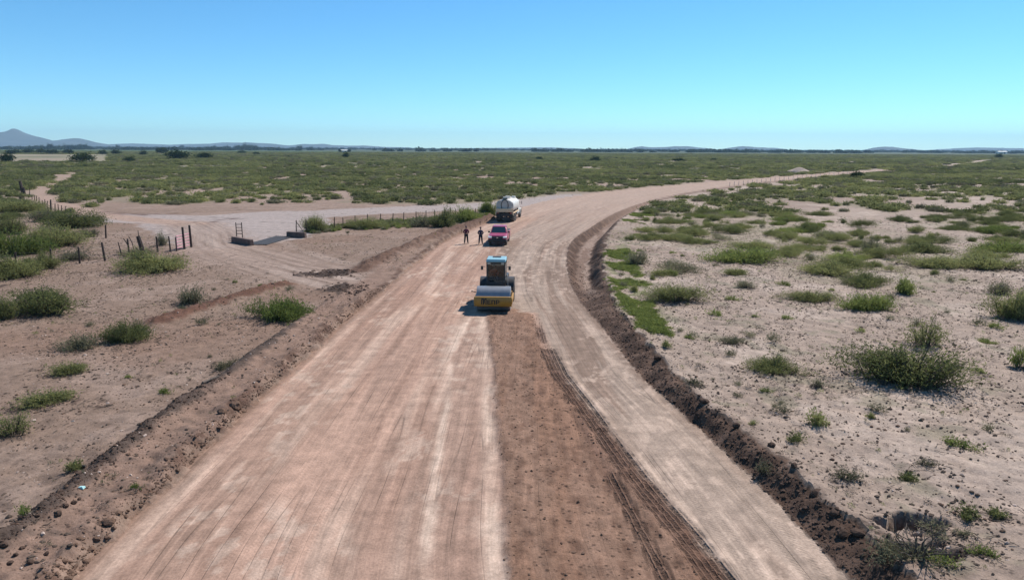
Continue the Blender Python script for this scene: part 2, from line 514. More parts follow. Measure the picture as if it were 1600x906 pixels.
def glass_material(name, tint=(0.5, 0.6, 0.62), rough=0.04, mixf=0.45):
    m = bpy.data.materials.new(name); m.use_nodes = True
    n = m.node_tree.nodes; l = m.node_tree.links; n.clear()
    tr = n.new('ShaderNodeBsdfTransparent'); tr.inputs[0].default_value = (*tint, 1)
    gl = n.new('ShaderNodeBsdfGlossy'); gl.inputs[0].default_value = (0.9, 0.95, 1, 1); gl.inputs['Roughness'].default_value = rough
    fr = n.new('ShaderNodeFresnel'); fr.inputs[0].default_value = 1.5
    ms = n.new('ShaderNodeMixShader'); l.new(fr.outputs[0], ms.inputs[0]); l.new(tr.outputs[0], ms.inputs[1]); l.new(gl.outputs[0], ms.inputs[2])
    o = n.new('ShaderNodeOutputMaterial'); l.new(ms.outputs[0], o.inputs[0])
    return m


M = {}
M['soil'] = soil_material()
M['leaf'] = leaf_material('leaf_green', (0.090, 0.104, 0.042), (0.285, 0.285, 0.112), 0.46)
M['leaf_bright'] = leaf_material('leaf_bright', (0.105, 0.135, 0.038), (0.270, 0.300, 0.090), 0.45)
M['leaf_grey'] = leaf_material('leaf_grey', (0.115, 0.110, 0.068), (0.270, 0.250, 0.150), 0.38)
M['leaf_far'] = leaf_material('leaf_far', (0.108, 0.122, 0.055), (0.270, 0.270, 0.112), 0.44)
M['leaf_tree'] = leaf_material('leaf_tree', (0.020, 0.034, 0.014), (0.055, 0.075, 0.028), 0.25)
M['bark'] = mat('bark', (0.085, 0.062, 0.045), 0.9, vary=0.3, scale=12)
M['wood'] = mat('weathered_wood', (0.055, 0.036, 0.028), 0.9, vary=0.35, scale=9, bump=0.4)
M['wire'] = mat('wire', (0.16, 0.13, 0.11), 0.55, 0.6)
M['clod'] = mat('clod', (0.13, 0.080, 0.056), 0.95, vary=0.35, scale=7, bump=0.5, spec=0.1)
M['clod_dark'] = mat('clod_dark', (0.075, 0.048, 0.036), 0.95, vary=0.35, scale=7, bump=0.5, spec=0.1)
M['pebble'] = mat('pebble', (0.10, 0.072, 0.055), 0.95, vary=0.4, scale=1.2, spec=0.1)
M['pebble_pale'] = mat('pebble_pale', (0.40, 0.31, 0.26), 0.95, vary=0.3, scale=1.2, spec=0.1)


# ------------------------------------------------------------------ object helpers
def tag(o, label=None, cat=None, group=None, kind=None):
    if label: o['label'] = label
    if cat: o['category'] = cat
    if group: o['group'] = group
    if kind: o['kind'] = kind
    return o


def empty(name, loc, rz=0.0, label=None, cat=None, group=None):
    o = bpy.data.objects.new(name, None)
    o.empty_display_size = 0.3
    o.location = loc; o.rotation_euler = (0, 0, rz)
    COL.objects.link(o)
    return tag(o, label, cat, group)


def np_mesh(name, verts, faces, materials, mat_index=None, smooth=False, tint=None):
    """faces: (n,k) int array"""
    me = bpy.data.meshes.new(name)
    verts = np.asarray(verts, np.float32); faces = np.asarray(faces, np.int32)
    k = faces.shape[1]; nf = len(faces)
    me.vertices.add(len(verts)); me.vertices.foreach_set('co', verts.ravel())
    me.loops.add(nf * k); me.loops.foreach_set('vertex_index', faces.ravel())
    me.polygons.add(nf)
    me.polygons.foreach_set('loop_start', np.arange(0, nf * k, k, dtype=np.int32))
    me.polygons.foreach_set('loop_total', np.full(nf, k, np.int32))
    for m in materials: me.materials.append(m)
    if mat_index is not None: me.polygons.foreach_set('material_index', np.asarray(mat_index, np.int32))
    me.polygons.foreach_set('use_smooth', np.full(nf, smooth, bool))
    if tint is not None:
        a = me.attributes.new('tint', 'FLOAT', 'POINT'); a.data.foreach_set('value', np.asarray(tint, np.float32))
    me.update(calc_edges=True)
    return me


def link(name, me, parent=None, loc=None):
    o = bpy.data.objects.new(name, me)
    COL.objects.link(o)
    if parent: o.parent = parent
    if loc is not None: o.location = loc
    return o


class MB:
    def __init__(s): s.v = []; s.f = []

    def add(s, vs, fs):
        n = len(s.v); s.v += [tuple(map(float, q)) for q in vs]; s.f += [tuple(i + n for i in f) for f in fs]; return s

    def box(s, c, d, taper=(1, 1), rot=None):
        x, y, z = d[0] / 2, d[1] / 2, d[2] / 2
        vs = [Vector((sx * x * (taper[0] if sz > 0 else 1), sy * y * (taper[1] if sz > 0 else 1), sz * z)) for sz in (-1, 1) for sy in (-1, 1) for sx in (-1, 1)]
        if rot is not None: vs = [rot @ v for v in vs]
        vs = [v + Vector(c) for v in vs]
        return s.add(vs, [(0, 2, 3, 1), (4, 5, 7, 6), (0, 1, 5, 4), (2, 6, 7, 3), (0, 4, 6, 2), (1, 3, 7, 5)])

    def cyl(s, p0, p1, r0, r1=None, n=16, caps=True):
        r1 = r0 if r1 is None else r1
        p0, p1 = Vector(p0), Vector(p1); a = (p1 - p0).normalized()
        b = a.orthogonal().normalized(); c = a.cross(b)
        vs = []
        for p, r in ((p0, r0), (p1, r1)):
            for i in range(n):
                t = 2 * math.pi * i / n
                vs.append(p + (b * math.cos(t) + c * math.sin(t)) * r)
        fs = [(i, (i + 1) % n, n + (i + 1) % n, n + i) for i in range(n)]
        if caps: fs += [tuple(range(n - 1, -1, -1)), tuple(range(n, 2 * n))]
        return s.add(vs, fs)

    def tube(s, pts, r, n=6):
        for a, b in zip(pts[:-1], pts[1:]): s.cyl(a, b, r, n=n)
        return s

    def loft(s, rings, closed_ends=True):
        n = len(rings[0]); vs = [p for r in rings for p in r]
        fs = []
        for k in range(len(rings) - 1):
            for i in range(n):
                j = (i + 1) % n
                fs.append((k * n + i, k * n + j, (k + 1) * n + j, (k + 1) * n + i))
        if closed_ends:
            fs += [tuple(range(n - 1, -1, -1)), tuple(range((len(rings) - 1) * n, len(rings) * n))]
        return s.add(vs, fs)

    def prism_x(s, poly, x0, x1):
        """poly of (y,z) extruded along x"""
        return s.loft([[(x0, y, z) for y, z in poly], [(x1, y, z) for y, z in poly]])

    def prism_y(s, poly, y0, y1):
        """poly of (x,z) extruded along y"""
        return s.loft([[(x, y0, z) for x, z in poly], [(x, y1, z) for x, z in poly]])

    def torus(s, c, axis, R, r, n=20, k=8):
        c = Vector(c); a = Vector(axis).normalized(); b = a.orthogonal().normalized(); d = a.cross(b)
        vs = []; fs = []
        for i in range(n):
            t = 2 * math.pi * i / n; e = b * math.cos(t) + d * math.sin(t)
            for j in range(k):
                q = 2 * math.pi * j / k
                vs.append(c + e * (R + r * math.cos(q)) + a * r * math.sin(q))
        for i in range(n):
            for j in range(k):
                fs.append((i * k + j, ((i + 1) % n) * k + j, ((i + 1) % n) * k + (j + 1) % k, i * k + (j + 1) % k))
        return s.add(vs, fs)

    def build(s, name, material, parent=None, bevel=0.0, smooth=True):
        me = bpy.data.meshes.new(name)
        me.from_pydata(s.v, [], s.f)
        import bmesh
        bm = bmesh.new(); bm.from_mesh(me)
        bmesh.ops.recalc_face_normals(bm, faces=bm.faces)
        bm.to_mesh(me); bm.free()
        me.materials.append(material)
        if smooth:
            me.polygons.foreach_set('use_smooth', np.ones(len(me.polygons), bool))
            me.set_sharp_from_angle(angle=math.radians(38))
        me.update()
        o = link(name, me, parent)
        if bevel > 0:
            b = o.modifiers.new('bevel', 'BEVEL'); b.width = bevel; b.segments = 2; b.limit_method = 'ANGLE'
        return o

# ------------------------------------------------------------------ the ground
def spacing_y():
    ys = [5.0]
    while ys[-1] < 130: ys.append(ys[-1] + max(0.065, 0.0050 * ys[-1]))
    while ys[-1] < 10800: ys.append(ys[-1] * 1.028)
    return np.array(ys)


def spacing_x():
    core = np.arange(-20, 26.0, 0.095)
    r = [core[-1]]; d = 0.095
    while r[-1] < 10800: d = d * 1.035 if d < 1.6 else d * 1.05; r.append(r[-1] + d)
    l_ = [core[0]]; d = 0.095
    while l_[-1] > -10800: d = d * 1.022 if d < 1.2 else d * 1.05; l_.append(l_[-1] - d)
    return np.concatenate([np.array(l_[1:])[::-1], core, np.array(r[1:])])


def build_ground():
    gx, gy = spacing_x(), spacing_y()
    nx, ny = len(gx), len(gy)
    X, Y = np.meshgrid(gx, gy)
    x, y = X.ravel(), Y.ravel()
    o = fields(x, y)
    z = o['z']

    def C(*c): return np.array(c)
    def mixc(base, c, m): return base + (np.asarray(c) - base) * np.clip(m, 0, 1)[:, None]
    n_a = fbm(x * 0.35, y * 0.35, 4, 201); n_b = fbm(x * 0.09, y * 0.09, 4, 202); n_c = fbm(x * 1.6, y * 1.6, 3, 203)
    u = o['u']; lat = o['lat']
    # natural soil
    col = np.tile(C(0.290, 0.218, 0.172), (len(x), 1))
    col = mixc(col, C(0.350, 0.270, 0.218), sstep(0.5, 0.68, n_a))
    col = mixc(col, C(0.225, 0.160, 0.125), sstep(0.52, 0.72, n_b) * 0.8)
    left = (x <= o['xl']) & (y < ROAD_END)
    lcol = np.tile(C(0.200, 0.137, 0.102), (len(x), 1))
    lcol = mixc(lcol, C(0.238, 0.168, 0.130), sstep(0.48, 0.66, n_a))
    lcol = mixc(lcol, C(0.190, 0.120, 0.086), sstep(0.50, 0.66, n_b) * (1 - sstep(60, 110, y)) * .8)
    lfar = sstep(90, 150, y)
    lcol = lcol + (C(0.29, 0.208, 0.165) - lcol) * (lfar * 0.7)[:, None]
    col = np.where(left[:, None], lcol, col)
    # bank-side greens and ground litter on the inside of the bend
    gm = np.exp(-((x - o['xt'] - 1.3) / 1.3) ** 2) * sstep(32, 36, y) * (1 - sstep(52, 90, y)) * (x > o['xt'])
    col = mixc(col, C(0.16, 0.165, 0.075), gm * sstep(0.44, 0.60, n_c) * .8)
    scat = (x > o['xt'] + 0.5) * (1 - sstep(60, 120, y))
    col = mixc(col, C(0.17, 0.15, 0.10), sstep(0.60, 0.74, fbm(x * .8, y * .8, 4, 205)) * scat * 0.55)
    # old graded road, tracks
    col = mixc(col, C(0.295, 0.240, 0.215), o['old'] * left)
    col = mixc(col, C(0.270, 0.195, 0.155), o['turn'] * left * 0.8)
    col = mixc(col, C(0.31, 0.215, 0.165), o['track'] * left)
    col = mixc(col, C(0.28, 0.19, 0.15), o['track'] * left * o['trackrut'] * 0.5)
    for pl, am in ((TURNOUT, .7), (TURN2, .6), (TURN3, .5)):
        td, ta, ts = seg_dist(x, y, pl)
        brk = sstep(.35, .55, fbm(ta * .12, td * .3, 3, 251))
        for off in (.8, 1.9):
            col = mixc(col, C(0.165, 0.112, 0.084), np.exp(-((td - off) / .17) ** 2) * am * brk * left)
        col = mixc(col, C(0.325, 0.245, 0.20), np.exp(-((td - .25) / .3) ** 2) * am * brk * left)
    col = mixc(col, C(0.120, 0.062, 0.043), sstep(0.25, 0.7, o['windrow'] + (n_c - .5) * .5) * left)
    col = mixc(col, C(0.120, 0.070, 0.050), sstep(0.25, 0.7, o['sideberm'] + (n_a - .5) * .6) * left)
    col = mixc(col, C(0.060, 0.040, 0.031), o['spot'] * left)
    # dark scar beside the two-track
    ds, _, _ = seg_dist(x, y, W([(160, 331), (190, 334), (225, 336), (262, 334)]))
    col = mixc(col, C(0.10, 0.062, 0.05), np.exp(-(ds / 1.4) ** 2) * sstep(.42, .6, n_c + .05) * left)
    ds, _, _ = seg_dist(x, y, W([(330, 347), (350, 343), (372, 341)]))
    col = mixc(col, C(0.12, 0.08, 0.07), np.exp(-(ds / 0.9) ** 2) * sstep(.45, .6, n_c) * left)
    # left berm
    bl = sstep(0, .3, o['dl']) * (1 - sstep(2.0, 2.8, o['dl'])) * left * (1 - sstep(45, 80, y))
    col = mixc(col, C(0.205, 0.132, 0.098), bl)
    col = mixc(col, C(0.078, 0.055, 0.044), sstep(0.30, 0.75, o['ridge'] + (n_c - .5) * .8) * left)
    col = mixc(col, C(0.105, 0.062, 0.045), np.clip(o['lip'] * 1.2, 0, 1) * sstep(.36, .6, n_c) * left)  # dark lip: moist soil, with the rocks' shadows put into the colour
    litt = sstep(0.55, 0.7, fbm(x * 2.2, y * 2.2, 3, 206)) * left * (1 - sstep(18, 30, y))
    col = mixc(col, C(0.13, 0.09, 0.07), litt * 0.75 * (o['dl'] > 0.3))
    # bank
    bcol = np.tile(C(0.075, 0.045, 0.032), (len(x), 1))
    bcol = mixc(bcol, C(0.125, 0.077, 0.055), sstep(0.45, 0.65, n_c))
    bcol = mixc(bcol, C(0.185, 0.122, 0.092), o['ditchy'] * sstep(.22, .34, o['q'] + (n_c - .5) * .2) * (1 - sstep(0.55, 0.70, o['q'] + (n_c - .5) * .2)) * 0.95)
    bcol = mixc(bcol, C(0.25, 0.178, 0.14), o['ditchy'] * sstep(0.52, .62, fbm(o['q'] * 7, y * .15, 3, 207)) * sstep(.25, .4, o['q']) * (1 - sstep(0.55, 0.66, o['q'])))
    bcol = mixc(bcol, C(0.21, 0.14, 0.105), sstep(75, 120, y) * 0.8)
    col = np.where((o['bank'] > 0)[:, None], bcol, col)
    edge_ = np.exp(-np.clip((x - o['xt']), 0, 9) / 0.22) * (x > o['xt']) * (y < 90)
    col = mixc(col, C(0.12, 0.082, 0.062), edge_ * sstep(.35, .55, n_c))
    # the road bed
    rc = np.tile(C(0.335, 0.212, 0.160), (len(x), 1))
    pal = sstep(0.46, 0.62, fbm(lat * 0.55, y * 0.045, 4, 211))
    rc = mixc(rc, C(0.415, 0.292, 0.228), pal * 0.7)
    drk = sstep(0.52, 0.66, fbm(lat * 0.7 + 40, y * 0.05, 4, 212))
    rc = mixc(rc, C(0.250, 0.150, 0.110), drk * 0.7)
    blot = sstep(0.5, 0.66, fbm(x * 0.5, y * 0.3, 4, 213)) * sstep(30, 50, y)
    rc = mixc(rc, C(0.285, 0.172, 0.125), blot * 0.6)
    # pale ragged line and smooth rolled strip left of the loose fill
    wl = np.interp(y, [P(690, 906).y, P(690, 760).y, P(700, 640).y, P(700, 560).y, P(735, 500).y],
                   [P(672, 906).x, P(685, 760).x, P(700, 640).x, P(702, 560).x, P(733, 500).x])
    dwl = x - wl + (fbm(x * 0, y * 0.22, 3, 214) - .5) * 0.5 + (n_c - .5) * .16
    strip = sstep(0, .10, dwl) * (x < ev(FL, y)) * (y < 38)
    rc = mixc(rc, C(0.265, 0.166, 0.125), strip * 0.75)
    rc = mixc(rc, C(0.46, 0.34, 0.27), np.exp(-((dwl + .05) / 0.16) ** 2) * (y < 37) * 0.9 * sstep(.25, .5, fbm(x * 1.1, y * .35, 3, 220)))
    dfl = ev(FL, y) - x
    rc = mixc(rc, C(0.42, 0.305, 0.24), np.exp(-((dfl - 0.22) / 0.26) ** 2) * (y < 39) * (0.45 + 0.5 * sstep(.4, .6, fbm(x * 2, y * .5, 3, 215))))
    # haul lane on the right, greyer
    lane = sstep(-0.1, 0.5, x - np.where(y < 39.5, ev(FR, y), o['xl'] + (o['xr'] - o['xl']) * np.interp(y, [39.5, 60, 100], [.55, .5, .35])))
    lc = np.tile(C(0.250, 0.178, 0.138), (len(x), 1))
    lc = mixc(lc, C(0.290, 0.216, 0.172), sstep(.48, .62, fbm(o['latr'] * 0.8, y * 0.05, 4, 216)) * .8)
    lc = mixc(lc, C(0.175, 0.115, 0.086), sstep(.55, .66, fbm(o['latr'] * 1.3 + 9, y * 0.06, 4, 217)) * .75)
    rc = rc + (lc - rc) * (lane * (1 - 0.3 * sstep(60, 120, y)))[:, None]
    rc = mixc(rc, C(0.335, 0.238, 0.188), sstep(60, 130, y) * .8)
    fc = np.tile(C(0.205, 0.115, 0.077), (len(x), 1))
    fc = mixc(fc, C(0.215, 0.128, 0.090), sstep(.45, .65, fbm(lat * .9, y * .12, 4, 218)))
    fc = mixc(fc, C(0.115, 0.062, 0.042), sstep(.54, .68, fbm(x * 5.5, y * 1.8, 3, 219)) * .6)
    rc = rc + (fc - rc) * o['fill'][:, None]
    rc = mixc(rc, C(0.070, 0.036, 0.025), o['lug'] * 0.9)
    rc = mixc(rc, C(0.155, 0.085, 0.06), o['lugband'] * (1 - o['lug']) * 0.55)
    crk = sstep(.55, .62, fbm(x * 2.2, y * 1.2, 4, 221, .62)) * sstep(.45, .6, fbm(x * .4, y * .15, 3, 222)) * (1 - o['fill'])
    rc = mixc(rc, C(0.43, 0.315, 0.25), crk * .55 * (y < 75))
    # shoulder at left
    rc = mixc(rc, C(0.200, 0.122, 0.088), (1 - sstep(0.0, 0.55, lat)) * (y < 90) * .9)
    rc = rc * np.array([1.0, 1.005, 0.985])
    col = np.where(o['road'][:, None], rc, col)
    col = mixc(col, C(0.42, 0.33, 0.28), o['mound'])
    col = mixc(col, C(0.42, 0.31, 0.25), o['farroad'])
    # pits: darker with depth
    col = mixc(col, C(0.10, 0.07, 0.055), sstep(0.1, 0.35, o['pit']))
    # grass between the shrubs, thicker far out
    grass = o['veg'] * np.interp(y, [60, 150, 300, 700], [0.2, .4, .6, .85])
    grass = np.maximum(grass, sstep(1100, 1500, y) * .96)
    gcol = np.tile(C(0.110, 0.118, 0.060), (len(x), 1))
    gcol = mixc(gcol, C(0.165, 0.165, 0.085), sstep(.45, .65, fbm(x * .02, y * .01, 3, 231)))
    gcol = mixc(gcol, C(0.062, 0.078, 0.038), sstep(.5, .65, fbm(x * .004, y * .0025, 3, 232)) * sstep(500, 900, y) + sstep(1100, 1600, y))
    col = col + (gcol - col) * grass[:, None]
    # fields in the far distance
    pxx = CX + F_PX * x / np.maximum(y, 1)
    dry = sstep(430, 470, y) * (1 - sstep(800, 900, y)) * (1 - sstep(110, 260, pxx + (n_b - .5) * 60)) * (pxx > -900)
    col = mixc(col, C(0.25, 0.205, 0.145), dry * .85 * sstep(.3, .5, fbm(x * .02, y * .012, 3, 233)))
    crop = sstep(1100, 1200, y) * (1 - sstep(1900, 2100, y)) * (1 - sstep(500, 620, pxx))
    col = mixc(col, C(0.060, 0.105, 0.035), crop * .7)
    # attributes
    streak = np.where(o['road'], np.interp(y, [0, 60, 150], [1.0, 0.9, .6]), 0.0)
    streak = streak * (1 - 0.15 * o['fill'])
    streak = np.maximum(streak, 0.7 * o['old'] * left)
    grit = np.where(o['road'], 0.05 + 0.9 * o['fill'], np.where(left, 0.8, 0.85)) * (1 - sstep(70, 140, y))
    grit = grit * (1 - .8 * np.clip(o['old'] + o['turn'], 0, 1) * left)
    rgh = np.where(o['road'], 0.22 + 0.9 * o['fill'], 1.1) * (1 - sstep(60, 160, y) * .8)
    rgh = np.where(o['bank'] > 0, 1.4, rgh) + o['ridge'] * .6
    tread = np.where(o['road'], sstep(.5, .58, fbm(o['latr'] * .8, y * .03, 3, 241)) * lane * 0.14 + sstep(.56, .62, fbm(lat * .5 + 7, y * .03, 3, 242)) * 0.05 * (1 - lane), 0) * (1 - o['fill']) * (y < 60)
    V = np.stack([x, y, z], 1)
    idx = np.arange(nx * ny).reshape(ny, nx)
    quads = np.stack([idx[:-1, :-1], idx[:-1, 1:], idx[1:, 1:], idx[1:, :-1]], -1).reshape(-1, 4)
    cls = np.where(o['road'], 1, np.where((o['old'] > .5) & left & (y > 55), 2, np.where((o['bank'] > 0) & (y < 200), 3, 0)))
    fcls = cls[quads[:, 0]]
    tdist, tarc, tside = seg_dist(x, y, TURNOUT)
    ton = (o['turn'] > .05) & left
    rcoord = np.stack([np.where(o['road'], np.where(lane > .5, o['latr'] + 50, lat), np.where(ton, tdist * tside + 20, x * .3 + y * .8)), np.where(ton, tarc, np.where(left, x, y)), np.where(ton, np.maximum(streak, .9 * o['turn']), streak)], 1)
    extra = np.stack([grit, rgh, tread], 1)
    for k, nm in ((0, 'ground'), (1, 'dirt_road'), (2, 'old_track'), (3, 'cut_bank')):
        q = quads[fcls == k]
        used, inv = np.unique(q, return_inverse=True)
        me = np_mesh(nm, V[used], inv.reshape(-1, 4), [M['soil']], smooth=True)
        a = me.attributes.new('soil_color', 'FLOAT_COLOR', 'POINT')
        a.data.foreach_set('color', np.concatenate([col[used], np.ones((len(used), 1))], 1).astype(np.float32).ravel())
        a = me.attributes.new('road_coord', 'FLOAT_VECTOR', 'POINT'); a.data.foreach_set('vector', rcoord[used].astype(np.float32).ravel())
        a = me.attributes.new('tread_coord', 'FLOAT_VECTOR', 'POINT'); a.data.foreach_set('vector', (o['tread'] * o['road'][:, None] + np.zeros((len(x), 3)))[used].astype(np.float32).ravel())
        a = me.attributes.new('soil_extra', 'FLOAT_VECTOR', 'POINT'); a.data.foreach_set('vector', extra[used].astype(np.float32).ravel())
        tag(link(nm, me), kind='structure')


build_ground()


# ------------------------------------------------------------------ hills far away
M['hill'] = mat('hill_rock', (0.085, 0.095, 0.085), 0.95, vary=0.25, scale=0.004, spec=0.05)


def hill(prof, Y, depth, seed):
    pts = [at_dist(a, b, Y) for a, b in prof]
    xs = np.array([p.x for p in pts]); hs = np.array([max(p.z, 0) for p in pts])
    n = max(60, len(prof) * 9)
    X = np.linspace(xs[0], xs[-1], n)
    Hh = np.interp(X, xs, hs)
    span = (xs[-1] - xs[0])
    Hh = Hh * (1 + 0.10 * (fbm(X / span * 40, X * 0, 3, seed) - .5))
    m = 25
    T = np.linspace(-1, 1, m)
    XX, TT = np.meshgrid(X, T)
    spur = fbm(XX / depth * 7, TT * 2.2, 4, seed + 1)
    prof_t = np.clip(1 - np.abs(TT), 0, 1) ** (0.8 + 0.9 * spur)
    ZZ = Hh[None, :] * prof_t - 6
    YY = Y + TT * depth + (spur - .5) * depth * .3
    idx = np.arange(n * m).reshape(m, n)
    q = np.stack([idx[:-1, :-1], idx[:-1, 1:], idx[1:, 1:], idx[1:, :-1]], -1).reshape(-1, 4)
    me = np_mesh('hills', np.stack([XX.ravel(), YY.ravel(), ZZ.ravel()], 1), q, [M['hill']], smooth=True)
    tag(link('hills', me), kind='structure')


hill([(-420, 229), (-300, 214), (-200, 206), (-120, 210), (-60, 204), (0, 205), (9, 202.6), (17, 200), (26, 204), (38, 209), (50, 212.5), (62, 216),
      (75, 220), (92, 219.4), (106, 217.5), (112, 215.4), (119, 215.2), (126, 217), (137, 220), (148, 224.5), (165, 228)], 7500, 1100, 301)
hill([(120, 228), (170, 225), (205, 223.5), (235, 224.5), (262, 225.6), (300, 224.5), (330, 224.2), (346, 221.5), (358, 222.2), (388, 222),
      (405, 223.3), (432, 224.3), (450, 226.8), (470, 225), (505, 224.3), (525, 226.5), (545, 227.3), (570, 226.9), (600, 229), (640, 230)], 9400, 900, 311)
hill([(700, 231.5), (780, 230.5), (860, 229.8), (900, 231.4)], 10000, 500, 321)
hill([(980, 232.4), (992, 229.6), (1003, 228), (1016, 229.7), (1040, 229.4), (1056, 228), (1078, 228.2), (1090, 230), (1112, 231.5)], 9500, 500, 331)
hill([(1130, 232), (1150, 229), (1163, 227.9), (1178, 229.4), (1210, 230.6), (1228, 232.4)], 9300, 450, 341)
hill([(1352, 233.6), (1365, 230.4), (1378, 228.6), (1392, 228.8), (1408, 230.6), (1432, 233)], 8400, 450, 351)
hill([(1450, 234), (1490, 231.5), (1520, 230), (1545, 230.2), (1580, 231), (1640, 232), (1760, 235)], 10100, 600, 361)

# ------------------------------------------------------------------ haze
hm = bpy.data.materials.new('haze_air'); hm.use_nodes = True
hn = hm.node_tree.nodes; hl = hm.node_tree.links; hn.clear()
pv = hn.new('ShaderNodeVolumePrincipled')
pv.inputs['Color'].default_value = (0.50, 0.76, 1.0, 1)
pv.inputs['Density'].default_value = 7.5e-5
pv.inputs['Anisotropy'].default_value = 0.0
ho = hn.new('ShaderNodeOutputMaterial'); hl.new(pv.outputs[0], ho.inputs['Volume'])
hb = MB(); hb.box((0, 5350, 124), (22400, 11400, 252))
haze = hb.build('haze', hm, smooth=False)
tag(haze, kind='stuff')

# ------------------------------------------------------------------ shrubs
def shrub_arrays(seed, R, H, nb, per, ll, lw, spread=1.12, t0=0.3, jit=0.10, up=0.45, lobes=5):
    """leaf and stem arrays of one shrub: many stems from a low crown, each carrying small leaves"""
    g = np.random.default_rng(seed)
    lob = [(g.uniform(0, 6.28), g.uniform(.25, .8) * R, g.uniform(.35, .6) * R, g.uniform(.6, 1.1)) for _ in range(lobes)]
    tips = []; bases = []
    for i in range(nb):
        a, d, s, hh = lob[g.integers(len(lob))] if g.random() < 0.8 else (g.uniform(0, 6.28), 0, R * .8, .75)
        e = g.uniform(0, 6.28); q = math.sqrt(g.random()) * s
        x = math.cos(a) * d * spread + math.cos(e) * q; y = math.sin(a) * d * spread + math.sin(e) * q
        rr = min(1.0, math.hypot(x, y) / R)
        z = H * hh * (1 - 0.55 * (q / s) ** 2) * g.uniform(.55, 1.08) * (1 - .25 * rr * rr)
        tips.append((x, y, max(z, 0.08 * H))); k = g.uniform(.25, .55); bases.append((x * k, y * k, 0))
    for i in range(0, nb, 6):          # some long sprays stand clear of the crown
        x, y, z = tips[i]; tips[i] = (x * 1.12, y * 1.12, z * g.uniform(1.15, 1.45))
    tips = np.array(tips); bases = np.array(bases)
    ctrl = bases * 0.75 + tips * 0.25; ctrl[:, 2] = tips[:, 2] * g.uniform(.45, .8, nb)
    # leaves
    bi = np.repeat(np.arange(nb), per); n = len(bi)
    t = g.uniform(t0, 1.0, n) ** 0.8
    B, C_, T = bases[bi], ctrl[bi], tips[bi]
    pos = ((1 - t) ** 2)[:, None] * B + (2 * t * (1 - t))[:, None] * C_ + (t ** 2)[:, None] * T
    pos = pos + g.normal(0, 1, (n, 3)) * (jit * (0.4 + t))[:, None] * np.array([1, 1, .8])
    pos[:, 2] = np.maximum(pos[:, 2], 0.02)
    d = g.normal(0, 1, (n, 3)); out = pos.copy(); out[:, 2] = 0
    out /= (np.linalg.norm(out, axis=1)[:, None] + 1e-6)
    d = d / np.linalg.norm(d, axis=1)[:, None] + out * 0.4 + np.array([0, 0, up])
    d /= np.linalg.norm(d, axis=1)[:, None]
    w = np.cross(d, g.normal(0, 1, (n, 3))); w /= np.linalg.norm(w, axis=1)[:, None]
    L = ll * g.uniform(.6, 1.3, n)[:, None]; Wd = lw * g.uniform(.6, 1.3, n)[:, None]
    v = np.stack([pos, pos + d * L * .5 + w * Wd, pos + d * L, pos + d * L * .5 - w * Wd], 1).reshape(-1, 3)
    f = np.arange(4 * n).reshape(-1, 4)
    clump = fbm(pos[:, 0] / R * 2.5 + seed, pos[:, 1] / R * 2.5, 2, seed)
    tint = np.clip(0.15 + 0.55 * clump + g.normal(0, .16, n) + 0.25 * (t - .6), 0, 1)
    tint = np.repeat(tint, 4)
    # stems
    sv = []; sf = []
    r0 = 0.012 * (R + .6)
    for i in range(nb):
        ring = []
        for tt, r in ((0, r0), (.5, r0 * .65), (.95, r0 * .25)):
            p = (1 - tt) ** 2 * bases[i] + 2 * tt * (1 - tt) * ctrl[i] + tt * tt * tips[i]
            a0 = len(sv)
            for k in range(3):
                an = k * 2.094
                sv.append((p[0] + r * math.cos(an), p[1] + r * math.sin(an), p[2] - (0.06 if tt == 0 else 0)))
            ring.append(a0)
        for a, b in zip(ring[:-1], ring[1:]):
            for k in range(3):
                k2 = (k + 1) % 3
                sf.append((a + k, a + k2, b + k2, b + k))
    return v, f, tint, np.array(sv), np.array(sf)


SHRUB = {}


def shrub_kind(key, leafmat, *args, **kw):
    v, f, t, sv, sf = shrub_arrays(*args, **kw)
    fol = np_mesh('foliage', v, f, [M[leafmat]], tint=t)
    stm = np_mesh('stems', sv, sf, [M['bark']])
    SHRUB[key] = (fol, stm, args[1], args[2])


# dense green, bright low, open and taller, grey and twiggy; three sizes
for i in range(3):
    shrub_kind(('dense', 'S', i), 'leaf', 400 + i, .45, .36, 34, 22, .10, .016, jit=.05)
    shrub_kind(('dense', 'M', i), 'leaf', 410 + i, 1.0, .75, 90, 34, .12, .017, jit=.08, lobes=6)
    shrub_kind(('dense', 'L', i), 'leaf', 420 + i, 2.0, 1.15, 230, 46, .13, .018, jit=.11, lobes=10)
    shrub_kind(('open', 'M', i), 'leaf', 430 + i, 1.0, 1.15, 60, 26, .12, .016, jit=.09, t0=.4, lobes=6)
    shrub_kind(('grey', 'S', i), 'leaf_grey', 440 + i, .45, .34, 40, 10, .09, .012, jit=.05)
    shrub_kind(('grey', 'M', i), 'leaf_grey', 450 + i, 1.0, .7, 80, 20, .11, .014, jit=.08)
for i in range(2):
    shrub_kind(('bright', 'M', i), 'leaf_bright', 460 + i, 1.0, .6, 90, 32, .12, .018, jit=.08, lobes=6)
    shrub_kind(('bright', 'L', i), 'leaf_bright', 470 + i, 2.0, .85, 240, 40, .13, .02, jit=.11, lobes=10)
    shrub_kind(('open', 'L', i), 'leaf', 480 + i, 2.0, 1.5, 210, 40, .13, .017, jit=.12, t0=.35, lobes=9)
shrub_kind(('open', 'S', 0), 'leaf', 490, .45, .4, 26, 14, .09, .014, jit=.05)
shrub_kind(('bright', 'S', 0), 'leaf_bright', 491, .45, .3, 30, 18, .09, .016, jit=.05)
VAR = {}
for k in SHRUB: VAR.setdefault(k[:2], []).append(k)


